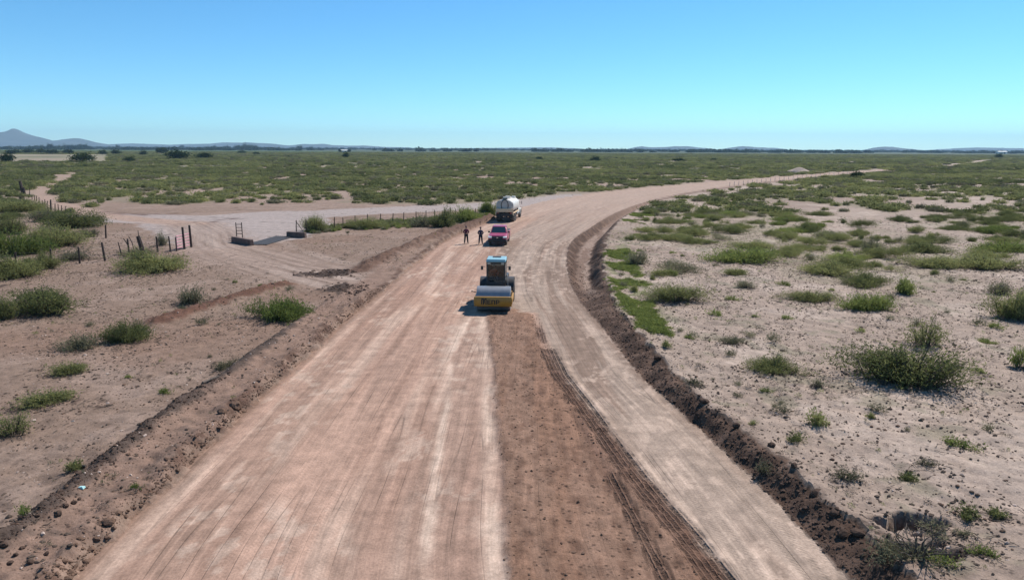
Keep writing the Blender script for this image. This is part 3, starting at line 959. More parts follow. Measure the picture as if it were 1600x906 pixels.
def place_shrub(kind, x, y, w, h, depth, label, group=None, parts=True, cat='shrub', name='shrub', sink=0.0):
    size = 'S' if w < 1.3 else ('M' if w < 2.9 else 'L')
    if (kind, size) not in VAR: size = 'M'
    key = random.choice(VAR[(kind, size)])
    fol, stm, R, H = SHRUB[key]
    z = Z(x, y) - 0.02 - sink
    sc = (w / (2 * R) * .95, depth / (2 * R) * .95, h / H)
    rz = random.choice([0, math.pi]) + random.uniform(-.3, .3)
    if parts:
        e = empty(name, (x, y, z), rz, label, cat, group); e.scale = sc
        link('foliage', fol, e); link('stems', stm, e)
        return e
    o = link(name, fol, None, (x, y, z)); o.scale = sc; o.rotation_euler = (0, 0, rz)
    return tag(o, label, cat, group)


# hand-placed shrubs: pixel centre, pixel of the foot, width, height (pixels), kind, label
HAND = [
    (1412, 618, 205, 105, 'open', 'largest dark green mesquite clump, widest on the bare pale ground'),
    (1442, 545, 78, 48, 'open', 'light olive mesquite rising behind the largest dark clump'),
    (1207, 590, 104, 36, 'dense', 'low rounded green shrub between the cut bank and the largest clump'),
    (1086, 608, 36, 18, 'grey', 'small grey green shrub perched on the cut bank lip'),
    (1140, 540, 50, 22, 'grey', 'small pale shrub alone just beyond the green bank weeds'),
    (1290, 433, 98, 28, 'dense', 'neat dark green dome of shrub on open pale soil'),
    (1166, 413, 116, 30, 'bright', 'wide flat bright yellow green shrub mat'),
    (1172, 389, 74, 15, 'dense', 'darker flat shrub just behind the bright yellow green mat'),
    (1267, 474, 92, 28, 'open', 'loose spreading shrub with thin feathery stems before the neat dark dome'),
    (1358, 489, 76, 32, 'bright', 'airy light green shrub on bare soil behind the light olive mesquite'),
    (1056, 474, 94, 40, 'open', 'tall loose green shrub beside the bank weeds'),
    (990, 414, 52, 26, 'grey', 'pale feathery shrub standing at the inside of the bend'),
    (1580, 502, 76, 48, 'dense', 'dense dark shrub with a black shaded base on open ground'),
    (1556, 460, 56, 24, 'grey', 'grey stemmed shrub behind the dense dark shaded one'),
    (1455, 421, 106, 22, 'dense', 'long low shrub forming the first piece of a hedge-like row'),
    (1545, 424, 120, 24, 'dense', 'long low shrub continuing the hedge-like row'),
    (1440, 396, 92, 18, 'dense', 'flat green shrub just behind the hedge-like row'),
    (1366, 396, 40, 28, 'grey', 'small upright grey shrub behind the neat dark dome'),
    (1570, 396, 96, 18, 'bright', 'bright flat shrub behind the far end of the hedge-like row'),
    (1318, 757, 54, 28, 'grey', 'thin dry yellowish bush on cracked soil beyond the cut bank'),
    (1276, 606, 20, 17, 'grey', 'tiny dark tuft in front of the low rounded green shrub'),
    (1196, 732, 38, 28, 'grey', 'grey dry bush hanging on the dark cut bank face'),
    (1497, 706, 44, 24, 'bright', 'small pale green bush on cracked soil'),
    (1510, 812, 38, 26, 'dense', 'small leafy bush just behind the dug pits'),
    (1560, 812, 34, 24, 'dense', 'small round dark bush beside the leafy one behind the pits'),
    (1444, 732, 40, 17, 'grey', 'flat brownish bush on cracked soil behind the dug pits'),
    (1597, 577, 30, 38, 'bright', 'bright yellow green bush level with the largest clump'),
    (1535, 866, 34, 26, 'bright', 'small green sprig at the end of the lower pit'),
    (1464, 888, 44, 30, 'bright', 'bright leafy regrowth at the foot of the pit shrub'),
    (1170, 452, 40, 18, 'grey', 'small pale shrub in front of the flat yellow green mat'),
    (1415, 462, 32, 26, 'bright', 'slim yellowish bush in front of the hedge-like row'),
    (1152, 432, 44, 14, 'dense', 'small low shrub just before the yellow green mat'),
    (438, 506, 104, 44, 'bright', 'vivid green rounded shrub by the road berm'),
    (295, 476, 52, 30, 'grey', 'light airy shrub beside the reddish soil windrow'),
    (130, 552, 80, 34, 'grey', 'olive shrub sprawling beside a greener one on the gravel ground'),
    (200, 538, 84, 40, 'dense', 'green shrub joined to the olive sprawling one'),
    (70, 498, 138, 52, 'open', 'broad green shrub clump on gravelly ground inside the post fence'),
    (8, 502, 40, 34, 'dense', 'dense shrub at the side of the broad clump inside the fence'),
    (113, 588, 58, 26, 'dense', 'small round shrub midway down the gravelly ground'),
    (82, 640, 90, 34, 'dense', 'lumpy green shrub in a row leading down the gravelly ground'),
    (22, 690, 70, 52, 'open', 'yellow tipped shrub at the low end of the gravel ground row'),
    (245, 428, 122, 34, 'dense', 'long green shrub in front of the pink tube gate'),
    (350, 582, 52, 24, 'grey', 'flattened dull grey bush by the road berm'),
    (46, 838, 22, 24, 'bright', 'small green sprout among dark clods of the berm ridge'),
    (212, 780, 18, 14, 'bright', 'tiny green weed on the berm face'),
    (115, 358, 92, 28, 'dense', 'dark green shrub below the crowded fence stakes'),
    (90, 388, 116, 36, 'open', 'tall bushy shrub inside the corner of the post fence'),
    (26, 402, 78, 42, 'bright', 'light green bushy shrub behind the post fence'),
    (28, 437, 96, 36, 'dense', 'dense shrub right at the fence posts with dark shade'),
    (112, 408, 60, 22, 'grey', 'twiggy grey shrub between two fence posts'),
    (492, 363, 54, 38, 'open', 'tall open bush growing beside the cattle guard kerb'),
    (570, 358, 62, 20, 'dense', 'green shrub under the wire fence near the cattle guard'),
    (662, 356, 50, 24, 'grey', 'grey twiggy shrub at the foot of the wire fence'),
    (690, 357, 54, 30, 'dense', 'bushy shrub where the wire fence nears the berm'),
    (725, 349, 50, 24, 'bright', 'light green shrub between wire fence and road berm'),
    (764, 338, 34, 24, 'bright', 'bright upright bush beside the tanker'),
    (252, 384, 18, 20, 'grey', 'wispy bush between two fence posts near the pink gate'),
    (222, 402, 70, 16, 'grey', 'sparse weeds around the thick leaning post'),
    (1392, 826, 54, 26, 'grey', 'dry grey brush at the road side of the upper pit'),
    (1452, 842, 62, 24, 'grey', 'ragged dry brush between the two dug pits'),
    (1500, 838, 40, 18, 'grey', 'low dry brush at the far side of the lower pit'),
    (30, 332, 74, 18, 'dense', 'low green shrub between the two fence lines near the thick stumps'),
    (16, 368, 62, 32, 'open', 'tall feathery shrub behind the light green bushy one inside the fence'),
    (66, 348, 60, 20, 'grey', 'dull grey shrub below the crowded stakes, next to the dark green one'),
    (62, 424, 58, 26, 'dense', 'rounded shrub crowding the second post of the old fence'),
    (145, 372, 36, 14, 'grey', 'thin grey shrub near the lone post by the fence corner'),
    (745, 355, 0, 0, None, None),
    (980, 352, 0, 0, None, None),
]
TAKEN = []
for cx, by, wp, hp, kind, label in HAND:
    if not kind: continue
    z0 = 0.45 if cx > 900 else 0.06
    if cx < 300 and by < 520: wp *= 1.15; hp *= 1.2
    p = P(cx, by, z0); s = px_per_m(p)
    w = wp / s; dep = math.atan2(CAM_H - z0, p.y)
    depth = w * (0.62 if w > 1.5 else 0.85)
    h = max(hp / s - depth * 0.8 * math.sin(dep), 0.16 * w, 0.14)
    h = min(h * (1.15 if w < 3 else 1.0), 2.0); w *= 1.10; depth *= 1.3
    y = p.y + depth * 0.42
    x = p.x * y / p.y
    place_shrub(kind, x, y, w * 1.05, h * 1.1, depth, label)
    TAKEN.append((x, y, w * .6 + .3))

# scattered shrubs
def scatter(n, y0, y1, seed, half=0.80, power=2.0):
    g = np.random.default_rng(seed)
    y = (g.random(n) * (y1 ** power - y0 ** power) + y0 ** power) ** (1 / power)
    x = (g.random(n) * 2 - 1) * half * y
    return x, y, g


sx, sy, g = scatter(15000, 40, 330, 900)
fo = fields(sx, sy)
pick = (fo['veg'] > g.random(len(sx)) * 0.9 + 0.05) | ((g.random(len(sx)) < .16) & (fo['cov'] > .2) & (fo['track'] < .02) & (seg_dist(sx, sy, TRACK)[0] > 3.2))
sx, sy = sx[pick], sy[pick]; fz = fo['z'][pick]
order = np.argsort(sy)
sx, sy, fz = sx[order], sy[order], fz[order]
tk = np.array(TAKEN)
CELL = {}
AUTO = []
for x, y, z in zip(sx, sy, fz):
    if np.any((tk[:, 0] - x) ** 2 + (tk[:, 1] - y) ** 2 < (tk[:, 2] + .6) ** 2): continue
    r = 1.0 + 0.004 * y
    c = (int(x // r), int(y // r))
    if any((CELL.get((c[0] + i, c[1] + j), (1e9, 1e9))[0] - x) ** 2 + (CELL.get((c[0] + i, c[1] + j), (1e9, 1e9))[1] - y) ** 2 < r * r for i in (-1, 0, 1) for j in (-1, 0, 1)): continue
    CELL[c] = (x, y)
    AUTO.append((x, y, z))
KINDW = ['dense', 'dense', 'dense', 'open', 'bright', 'grey']
MARKS = [(1412, 600, 'the largest mesquite clump'), (1166, 410, 'the bright yellow green shrub mat'), (1290, 430, 'the neat dark shrub dome'), (1500, 420, 'the hedge-like shrub row'),
         (1580, 495, 'the dense dark shaded shrub'), (990, 410, 'the cut at the bend'), (1000, 330, 'the far end of the ditch'), (1060, 305, 'the far curve of the road'), (1240, 285, 'the pale picket posts'),
         (1340, 278, 'the bushy tree ending the picket line'), (1248, 268, 'the pale soil heap'), (1056, 470, 'the loose shrub by the bank weeds'), (1207, 585, 'the low round shrub near the bank'),
         (770, 320, 'the tanker'), (600, 340, 'the wire fence'), (430, 330, 'the cattle guard'), (290, 340, 'the pink gate'), (100, 290, 'the two-track path'), (40, 395, 'the old post fence'),
         (437, 500, 'the vivid shrub by the berm'), (170, 545, 'the sprawling olive shrub'), (300, 490, 'the red windrow'), (70, 640, 'the lumpy row of shrubs'),
         (1510, 380, 'the open soil behind the hedge-like row'), (1320, 350, 'the patchy scrub beyond the neat dome'), (1450, 320, 'the thicker scrub belt'), (1500, 810, 'the dug pits'), (1320, 750, 'the thin dry bush'), (1497, 700, 'the small pale green bush')]
MARKW = [(P(a_, b_).x, P(a_, b_).y, n_) for a_, b_, n_ in MARKS]


def nearest_mark(x, y):
    return min(MARKW, key=lambda m: (m[0] - x) ** 2 + (m[1] - y) ** 2)[2]


KW = {'dense': 'dense green', 'open': 'loose feathery', 'bright': 'bright yellow green', 'grey': 'dull grey green'}
n_ind = 0
REST = []
for x, y, z in AUTO:
    inview = abs(x / y) < 0.735
    w = random.choice([1.0, 1.5, 2.0, 2.6, 3.2, 4.0]) * random.uniform(.8, 1.2) * (1 + y / 500)
    h = random.uniform(.40, .75) * (1.25 if w > 2.5 else 1.0)
    if n_ind < 165 and inview:
        k = random.choice(KINDW)
        size = 'small' if w < 1.6 else ('mid-sized' if w < 3 else 'broad')
        lab = '%s %s shrub closest to %s' % (size, KW[k], nearest_mark(x, y))
        place_shrub(k, x, y, w, h * (1.3 if k == 'open' else 1), w * random.uniform(.6, .95), lab, 'scattered scrub: ' + lab, parts=False)
        n_ind += 1
    else:
        REST.append((x, y, z, w, h))
# little bushes on the near bare ground
g = np.random.default_rng(955)
cnt = 0
for _ in range(900):
    y = float(g.uniform(15, 62)); x = float(g.uniform(-.72, .74) * y)
    f_ = fields(np.array([x]), np.array([y]))
    rightside = x > f_['xt'][0] + .5
    if not (rightside or (f_['dl'][0] > 2.8 and g.random() < .3)): continue
    if f_['old'][0] > .2 or f_['turn'][0] > .2 or f_['pit'][0] > .03: continue
    if fbm(np.array([x * .2]), np.array([y * .2]), 3, 956)[0] < .45 and g.random() < .6: continue
    if np.any((tk[:, 0] - x) ** 2 + (tk[:, 1] - y) ** 2 < (tk[:, 2] + .35) ** 2): continue
    k = ['grey', 'grey', 'dense', 'bright'][int(g.integers(4))]
    w = float(g.uniform(.30, .95)); lab = 'tiny %s bush closest to %s' % (KW[k], nearest_mark(x, y))
    place_shrub(k, x, y, w, w * float(g.uniform(.35, .6)), w * .9, lab, 'tiny bushes: ' + lab, parts=False)
    cnt += 1
    if cnt >= 75: break


# ------------------------------------------------------------------ the scrub beyond, as one mass
def proto(name, seed, R, H, nb, per, ll, lw, matname, **kw):
    v, f, t, sv, sf = shrub_arrays(seed, R, H, nb, per, ll, lw, **kw)
    return bpy.data.objects.new(name, np_mesh(name, v, f, [M[matname]], tint=t))


def instancer(name, protos, pts, rot, scl, idx, kind='stuff'):
    pc = bpy.data.collections.new(name + '_kinds')
    for i, p in enumerate(protos):
        p.name = '%02d_%s' % (i, name); pc.objects.link(p)
    me = bpy.data.meshes.new(name)
    pts = np.asarray(pts, np.float32)
    me.vertices.add(len(pts)); me.vertices.foreach_set('co', pts.ravel())
    a = me.attributes.new('rz', 'FLOAT', 'POINT'); a.data.foreach_set('value', np.asarray(rot, np.float32))
    a = me.attributes.new('scl', 'FLOAT_VECTOR', 'POINT'); a.data.foreach_set('vector', np.asarray(scl, np.float32).ravel())
    a = me.attributes.new('kind_index', 'INT', 'POINT'); a.data.foreach_set('value', np.asarray(idx, np.int32))
    o = link(name, me)
    ng = bpy.data.node_groups.new(name, 'GeometryNodeTree')
    ng.interface.new_socket('Geometry', in_out='INPUT', socket_type='NodeSocketGeometry')
    ng.interface.new_socket('Geometry', in_out='OUTPUT', socket_type='NodeSocketGeometry')
    n = ng.nodes; l = ng.links
    gi = n.new('NodeGroupInput'); go = n.new('NodeGroupOutput')
    ci = n.new('GeometryNodeCollectionInfo'); ci.inputs['Collection'].default_value = pc
    ci.inputs['Separate Children'].default_value = True; ci.inputs['Reset Children'].default_value = True
    ip = n.new('GeometryNodeInstanceOnPoints'); ip.inputs['Pick Instance'].default_value = True

    def na(nm, dt):
        q = n.new('GeometryNodeInputNamedAttribute'); q.data_type = dt; q.inputs['Name'].default_value = nm; return q.outputs['Attribute']
    cx = n.new('ShaderNodeCombineXYZ'); l.new(na('rz', 'FLOAT'), cx.inputs[2])
    l.new(gi.outputs[0], ip.inputs['Points']); l.new(ci.outputs[0], ip.inputs['Instance'])
    l.new(na('kind_index', 'INT'), ip.inputs['Instance Index'])
    l.new(cx.outputs[0], ip.inputs['Rotation']); l.new(na('scl', 'FLOAT_VECTOR'), ip.inputs['Scale'])
    l.new(ip.outputs[0], go.inputs[0])
    md = o.modifiers.new('scatter', 'NODES'); md.node_group = ng
    return tag(o, kind=kind)


far_protos = [proto('p', 500 + i, 1.0, .6, 46, 16, .20, .040, ('leaf_far', 'leaf', 'leaf_grey', 'leaf_far')[i % 4], jit=.10, lobes=6) for i in range(6)]
pts, rot, scl, idx = [], [], [], []
for x, y, z, w, h in REST:
    pts.append((x, y, z - .02)); rot.append(random.uniform(-.3, .3)); scl.append((w / 2, w / 2 * random.uniform(.6, .95), h / .6)); idx.append(random.randrange(6))
fx, fy, g = scatter(26000, 330, 1500, 901, power=1.3)
fo = fields(fx, fy)
pk = (fo['veg'] > g.random(len(fx)) * .9 + .05) & ~((fo['cov'] <= 0.02))
pxx = CX + F_PX * fx / fy
pk &= ~((fy > 440) & (fy < 880) & (pxx < 180))
for x, y, z in zip(fx[pk], fy[pk], fo['z'][pk]):
    w = random.uniform(2.5, 5.5) * (1 + y / 900)
    pts.append((x, y, z - .03)); rot.append(random.uniform(-.4, .4)); scl.append((w / 2, w / 2, random.uniform(.7, 1.5) / .6)); idx.append(random.randrange(6))
instancer('distant_scrub', far_protos, pts, rot, scl, idx)

# ------------------------------------------------------------------ weeds, tufts, pebbles, clods
tuft = [proto('t', 600 + i, .12, .13, 14, 3, .07, .006, ('leaf_grey', 'leaf_bright', 'bark')[i], jit=.02, t0=.5, lobes=2) for i in range(3)]
tx, ty, g = scatter(26000, 13, 90, 910, half=.78, power=1.7)
fo = fields(tx, ty)
dn = fbm(tx * .5, ty * .5, 3, 911)
ok = (fo['pit'] < .05) & (((tx > fo['xt'] + .1) & (dn > .45)) | ((fo['dl'] > .4) & (dn > .62) & (fo['old'] < .3) & (fo['turn'] < .3)))
sel = np.where(ok)[0]
instancer('ground_tufts', tuft, np.stack([tx, ty, fo['z'] - .01], 1)[sel], g.random(len(sel)) * 6.28,
          np.repeat((.35 + .9 * g.random(len(sel)) ** 2)[:, None], 3, 1), np.where(g.random(len(sel)) < .62, 2, np.where(g.random(len(sel)) < .75, 0, 1)))
weed = [proto('w', 620 + i, .25, .14, 26, 8, .08, .016, 'leaf_bright', jit=.04, t0=.3, lobes=4) for i in range(3)]
g = np.random.default_rng(920)
wy = g.uniform(33, 100, 4200) ; wx = ev(ET, wy) + 0.2 + g.gamma(1.6, 1.0, 4200)
fo = fields(wx, wy)
ok = (fbm(wx * .5, wy * .3, 3, 921) > np.interp(wy, [33, 37, 50, 60, 100], [.56, .47, .50, .57, .57])) & (wx > fo['xt'] + .05) & (wx < fo['xt'] + np.interp(wy, [33, 45, 100], [1.6, 2.6, 4]))
sel = np.where(ok)[0]
instancer('bank_weeds', weed, np.stack([wx, wy, fo['z'] - .02], 1)[sel], g.random(len(sel)) * 6.28,
          np.stack([g.uniform(.8, 1.7, len(sel))] * 2 + [g.uniform(.35, .8, len(sel))], 1), g.integers(0, 3, len(sel)))


# grass under the wire fence between the side road and the berm
g = np.random.default_rng(925)
FL_ = W([(505, 361), (575, 354), (650, 350), (705, 345), (768, 339)])
fp = np.array(FL_); fl_ = np.concatenate([[0], np.cumsum(np.hypot(*np.diff(fp, axis=0).T))])
tt = g.uniform(0, fl_[-1], 2600)
wx = np.interp(tt, fl_, fp[:, 0]) + g.normal(0, 1.0, 2600); wy = np.interp(tt, fl_, fp[:, 1]) + g.normal(0.3, 1.7, 2600)
fo = fields(wx, wy)
ok = (fbm(wx * .3, wy * .25, 3, 926) > .43) & (fo['dl'] > 1.2)
sel = np.where(ok)[0]
weed2 = [proto('w', 630 + i, .3, .34, 24, 8, .12, .02, ('leaf', 'leaf_bright', 'leaf_grey')[i], jit=.05, t0=.3, lobes=4) for i in range(3)]
instancer('fence_grass', weed2, np.stack([wx, wy, fo['z'] - .02], 1)[sel], g.random(len(sel)) * 6.28,
          np.stack([g.uniform(.8, 1.7, len(sel))] * 2 + [g.uniform(.6, 1.5, len(sel))], 1), g.integers(0, 3, len(sel)))


def ico():
    import bmesh
    bm = bmesh.new(); bmesh.ops.create_icosphere(bm, subdivisions=1, radius=1.0)
    v = np.array([q.co[:] for q in bm.verts]); f = np.array([[q.index for q in p.verts] for p in bm.faces]); bm.free()
    return v, f


ICO = ico()


def stones(name, pts, sizes, material, seed):
    g = np.random.default_rng(seed)
    v0, f0 = ICO
    n = len(pts)
    if n == 0: return
    jit = g.uniform(.65, 1.25, (n, len(v0), 1))
    sc = np.stack([sizes * g.uniform(.7, 1.4, n), sizes * g.uniform(.7, 1.4, n), sizes * g.uniform(.5, .9, n)], 1)
    v = v0[None] * jit * sc[:, None, :]
    a = g.uniform(0, 6.28, n); c, s = np.cos(a)[:, None], np.sin(a)[:, None]
    vx = v[:, :, 0] * c - v[:, :, 1] * s; vy = v[:, :, 0] * s + v[:, :, 1] * c
    v = np.stack([vx, vy, v[:, :, 2]], -1) + pts[:, None, :]
    f = f0[None] + (np.arange(n) * len(v0))[:, None, None]
    me = np_mesh(name, v.reshape(-1, 3), f.reshape(-1, 3), [material])
    return tag(link(name, me), kind='stuff')


# pebbles on open ground
bx_, by_, g = scatter(26000, 13, 60, 930, half=.80, power=1.25)
fo = fields(bx_, by_)
dn = fbm(bx_ * .6, by_ * .6, 3, 931)
nat = ((bx_ > fo['xt'] + .05) | (fo['dl'] > .2)) & (dn > .44) & (fo['old'] < .3) & (fo['turn'] < .4)
pp = np.stack([bx_, by_, fo['z']], 1)
sz = np.clip(g.gamma(2.0, .010, len(bx_)), .006, .065)
isd = g.random(len(bx_)) < .62
stones('dark_pebbles', pp[nat & isd], sz[nat & isd] * 1.35, M['pebble'], 1)
stones('pale_pebbles', pp[nat & ~isd], sz[nat & ~isd], M['pebble_pale'], 2)
# crumbly dark tussocks and clods on the pale ground beyond the bank
kx, ky, g = scatter(60000, 13, 75, 935, half=.80, power=1.35)
fo = fields(kx, ky)
cl = fbm(kx * .45, ky * .45, 4, 936, .6)
nat = (((kx > fo['xt'] + .1) & (cl > .42)) | ((fo['dl'] > .4) & (cl > .50) & (fo['old'] < .2) & (fo['turn'] < .2))) & (fo['pit'] < .05)
CR = []
for i in range(4):
    v0, f0 = ICO; q = np.random.default_rng(970 + i)
    CR.append(bpy.data.objects.new('c', np_mesh('c', v0 * q.uniform(.55, 1.3, (len(v0), 1)) * np.array([1, 1, .65]), f0, [M['pebble'] if i < 3 else M['clod']])))
rs = np.clip(g.gamma(1.7, .013, nat.sum()), .007, .075)
instancer('soil_crumbs', CR, np.stack([kx, ky, fo['z'] + .004], 1)[nat], g.random(nat.sum()) * 6.28, np.repeat(rs[:, None], 3, 1), g.integers(0, 4, nat.sum()))
# leaf and twig litter under the shrubs
lx, ly = [], []
for x, y, r in TAKEN:
    if y > 70: continue
    k = int(60 * r * r) + 20
    a = g.random(k) * 6.28; d = np.abs(g.normal(0, .75, k)) * (r * 1.0)
    lx += list(x + np.cos(a) * d * 1.25); ly += list(y - .15 * r + np.sin(a) * d * .8)
lx, ly = np.array(lx), np.array(ly)
LT = []
for i in range(3):
    mb = MB(); q = random.Random(i)
    p = Vector((-.5, 0, 0)); 
    for k in range(3):
        nx_ = p + Vector((.33, q.uniform(-.15, .15), q.uniform(-.02, .1))); mb.cyl(p, nx_, .035, .03, n=4); p = nx_
    o = mb.build('c', M['bark']); me = o.data; bpy.data.objects.remove(o); LT.append(bpy.data.objects.new('c', me))
LT.append(bpy.data.objects.new('c', CR[0].data))
fl2 = fields(lx, ly); okk = (fl2['road'] == False)
ii = g.integers(0, 4, okk.sum())
ss_ = np.where(ii == 3, .05, .22) * g.uniform(.5, 1.3, okk.sum())
instancer('shrub_litter', LT, np.stack([lx, ly, fl2['z'] + .01], 1)[okk], g.random(okk.sum()) * 6.28, np.repeat(ss_[:, None], 3, 1), ii)
# lumps of the dark spoil heaps
sx_, sy_ = [], []
for c, a_, b_ in DARKSPOT:
    sx_ += list(c.x + g.normal(0, a_ * .4, 260)); sy_ += list(c.y + g.normal(0, b_ * .5, 260))
sx_, sy_ = np.array(sx_), np.array(sy_)
ok_ = fields(sx_, sy_)['dl'] > .9; sx_, sy_ = sx_[ok_], sy_[ok_]
stones('spoil_lumps', np.stack([sx_, sy_, fields(sx_, sy_)['z']], 1), np.clip(g.gamma(2., .026, len(sx_)), .015, .14), M['clod_dark'], 8)
# crumbs on the loose fill and its tread marks
g = np.random.default_rng(940)
cy = g.uniform(13, 39, 5200); cxx = ev(FL, cy) + g.random(5200) * (ev(FR, cy) + .3 - ev(FL, cy))
dlg, _, _ = seg_dist(cxx, cy, LUG); dl2, _, _ = seg_dist(cxx, cy, LUG2)
pr = .30 + .7 * np.exp(-(dlg / .35) ** 2) + .6 * np.exp(-(dl2 / .25) ** 2)
ok = g.random(5200) < pr
stones('loose_crumbs', np.stack([cxx, cy, fields(cxx, cy)['z']], 1)[ok], np.clip(g.gamma(2., .009, ok.sum()), .006, .05), M['clod'], 3)
# crumbs of the cut bank
cy = np.exp(g.uniform(math.log(12.5), math.log(60), 4200)); xr_, xt_ = ev(ER, cy), ev(ET, cy)
cxx = xr_ + (xt_ - xr_) * g.random(4200)
stones('bank_crumbs', np.stack([cxx, cy, fields(cxx, cy)['z']], 1), np.clip(g.gamma(2., .012, 4200), .008, .07), M['clod_dark'], 4)
# crumbs of the left berm edge and ridge
cy = np.exp(g.uniform(math.log(12), math.log(48), 3800)); cxx = ev(EL, cy) - np.abs(g.normal(0.05, .22, 3800))
stones('berm_crumbs', np.stack([cxx, cy, fields(cxx, cy)['z']], 1), np.clip(g.gamma(1.6, .011, 3800), .007, .08), M['clod'], 5)
rp = np.array(RIDGE); rl = np.concatenate([[0], np.cumsum(np.hypot(*np.diff(rp, axis=0).T))])
tt = g.uniform(0, rl[-4], 2600); cxx = np.interp(tt, rl, rp[:, 0]) + g.normal(0, .28, 2600); cy = np.interp(tt, rl, rp[:, 1]) + g.normal(0, .28, 2600)
stones('ridge_crumbs', np.stack([cxx, cy, fields(cxx, cy)['z']], 1), np.clip(g.gamma(1.6, .012, 2600), .008, .07), M['clod_dark'], 6)

# clods big enough to pick out one by one
CLODM = []
for i in range(6):
    g = np.random.default_rng(700 + i)
    import bmesh
    bm = bmesh.new(); bmesh.ops.create_icosphere(bm, subdivisions=2, radius=1.0)
    for q in bm.verts:
        k = q.co.copy(); q.co *= .45 + 1.05 * float(fbm(np.array([k.x * 2.1 + i * 9]), np.array([k.y * 2.1 + k.z * 2.9]), 4, 710, .7)[0])
        q.co.z *= .72
    me = bpy.data.meshes.new('clod'); bm.to_mesh(me); bm.free(); me.materials.append(M['clod']); CLODM.append(me)


def clod(px, py, r, label, group, dark=False, z0=.3):
    p = P(px, py, z0); z = Z(p.x, p.y)
    me = random.choice(CLODM)
    o = link('clod', me, None, (p.x, p.y, z + r * .3)); o.scale = (r * random.uniform(.9, 1.3), r * random.uniform(.8, 1.2), r * random.uniform(.8, 1.2))
    o.rotation_euler = (random.uniform(-.4, .4), random.uniform(-.4, .4), random.uniform(0, 6.28))
    if dark:
        o.material_slots[0].link = 'OBJECT'; o.material_slots[0].material = M['clod_dark']
    return tag(o, label, 'clod', group)


clod(367, 632, .24, 'largest dark earth clod sitting on the road edge berm', None)
clod(347, 645, .17, 'dark earth clod right below the largest one on the berm', None)
clod(168, 815, .14, 'broad reddish clod on the berm face near the green weed', None)
for px, py, r in [(288, 692, .13), (298, 682, .1), (315, 676, .1), (325, 668, .09), (260, 718, .1), (245, 734, .1), (150, 832, .13), (132, 858, .13), (118, 850, .1),
                  (100, 872, .13), (88, 885, .12), (125, 840, .12), (105, 893, .14), (60, 902, .11), (300, 706, .08), (385, 612, .1), (398, 606, .1), (415, 590, .09), (195, 798, .1)]:
    clod(px, py, r * .6, 'reddish brown earth clod along the broken edge of the road berm', 'clods along the road berm edge')
for px, py, r in [(8, 862, .13), (25, 868, .12), (35, 858, .1), (48, 876, .12), (72, 862, .1), (92, 812, .14), (104, 800, .12), (116, 790, .12), (60, 820, .1), (15, 880, .12)]:
    clod(px, py, r * .6, 'dark earth clod in the debris ridge beside the berm', 'clods in the debris ridge', True)
for px, py, r in [(1275, 770, .16), (1100, 632, .18), (1240, 735, .12), (1205, 700, .13), (1305, 800, .14), (1028, 560, .16), (1150, 668, .12), (1340, 830, .15), (1318, 826, .12)]:
    clod(px, py, r, 'dark brown clod broken from the cut bank lip', 'clods on the cut bank', True, .4)
for px, py, r in [(1532, 600, .09), (1300, 715, .07), (1284, 706, .06), (1306, 722, .05), (1390, 640, .06)]:
    clod(px, py, r, 'small dark stone lying on the cracked pale ground', 'stones on the pale ground', True, .45)
clod(227, 671, .09, 'dark lump of wood and earth on the gravelly ground', None, True, .06)

# the uprooted shrub over the pit: bare crooked branches
e_ = P(1428, 884, .25); zz = max(Z(e_.x, e_.y), .12)
root = empty('uprooted_shrub', (e_.x, e_.y, zz - .05), 0, 'bare crooked branches of an uprooted shrub over the dug pits', 'shrub')
mb = MB(); g = random.Random(5)
for i in range(26):
    a = g.uniform(0, 6.28); p = Vector((0, 0, 0)); d = Vector((math.cos(a), math.sin(a), g.uniform(.4, 1.8))).normalized(); r = .032
    for k in range(5):
        q = p + d * g.uniform(.14, .24); mb.cyl(p, q, r, r * .72, n=5, caps=False); p = q; r *= .72
        d = (d + Vector((g.uniform(-.6, .6), g.uniform(-.6, .6), g.uniform(-.3, .4)))).normalized()
mb.build('branches', M['bark'], root)
fol, stm, R, H = SHRUB[('grey', 'M', 0)]
f_ = link('foliage', fol, root); f_.scale = (.95, .7, .8); f_.location = (-.05, -.1, 0)
# sticks
M['dead'] = mat('dead_stick', (0.10, .075, .06), .9, vary=.3)
for pts_, lab in (([(116, 727), (124, 731), (135, 734)], 'dark broken stick lying on the gravelly ground'), ([(318, 614), (330, 607), (343, 602)], 'dry root sticking out at the top of the debris ridge')):
    mb = MB(); w_ = [P(a, b, .1) for a, b in pts_]
    w_ = [Vector((p.x, p.y, Z(p.x, p.y) + .05)) for p in w_]
    for a, b in zip(w_[:-1], w_[1:]): mb.cyl(a, b, .045, .03, n=6)
    tag(mb.build('stick', M['dead']), lab, 'stick')
p = P(129, 777, .2); M['litter'] = mat('litter', (.45, .72, .68), .4, vary=.3, scale=30)
mb = MB(); mb.loft([[(-.09, -.03, .0), (.08, -.05, .01), (.1, .04, .03), (-.06, .05, .0)], [(-.07, -.02, .05), (.05, -.04, .08), (.08, .03, .07), (-.04, .04, .06)]])
o = mb.build('plastic_scrap', M['litter']); o.location = (p.x, p.y, Z(p.x, p.y))
tag(o, 'crumpled pale turquoise plastic scrap on the debris ridge', 'litter')

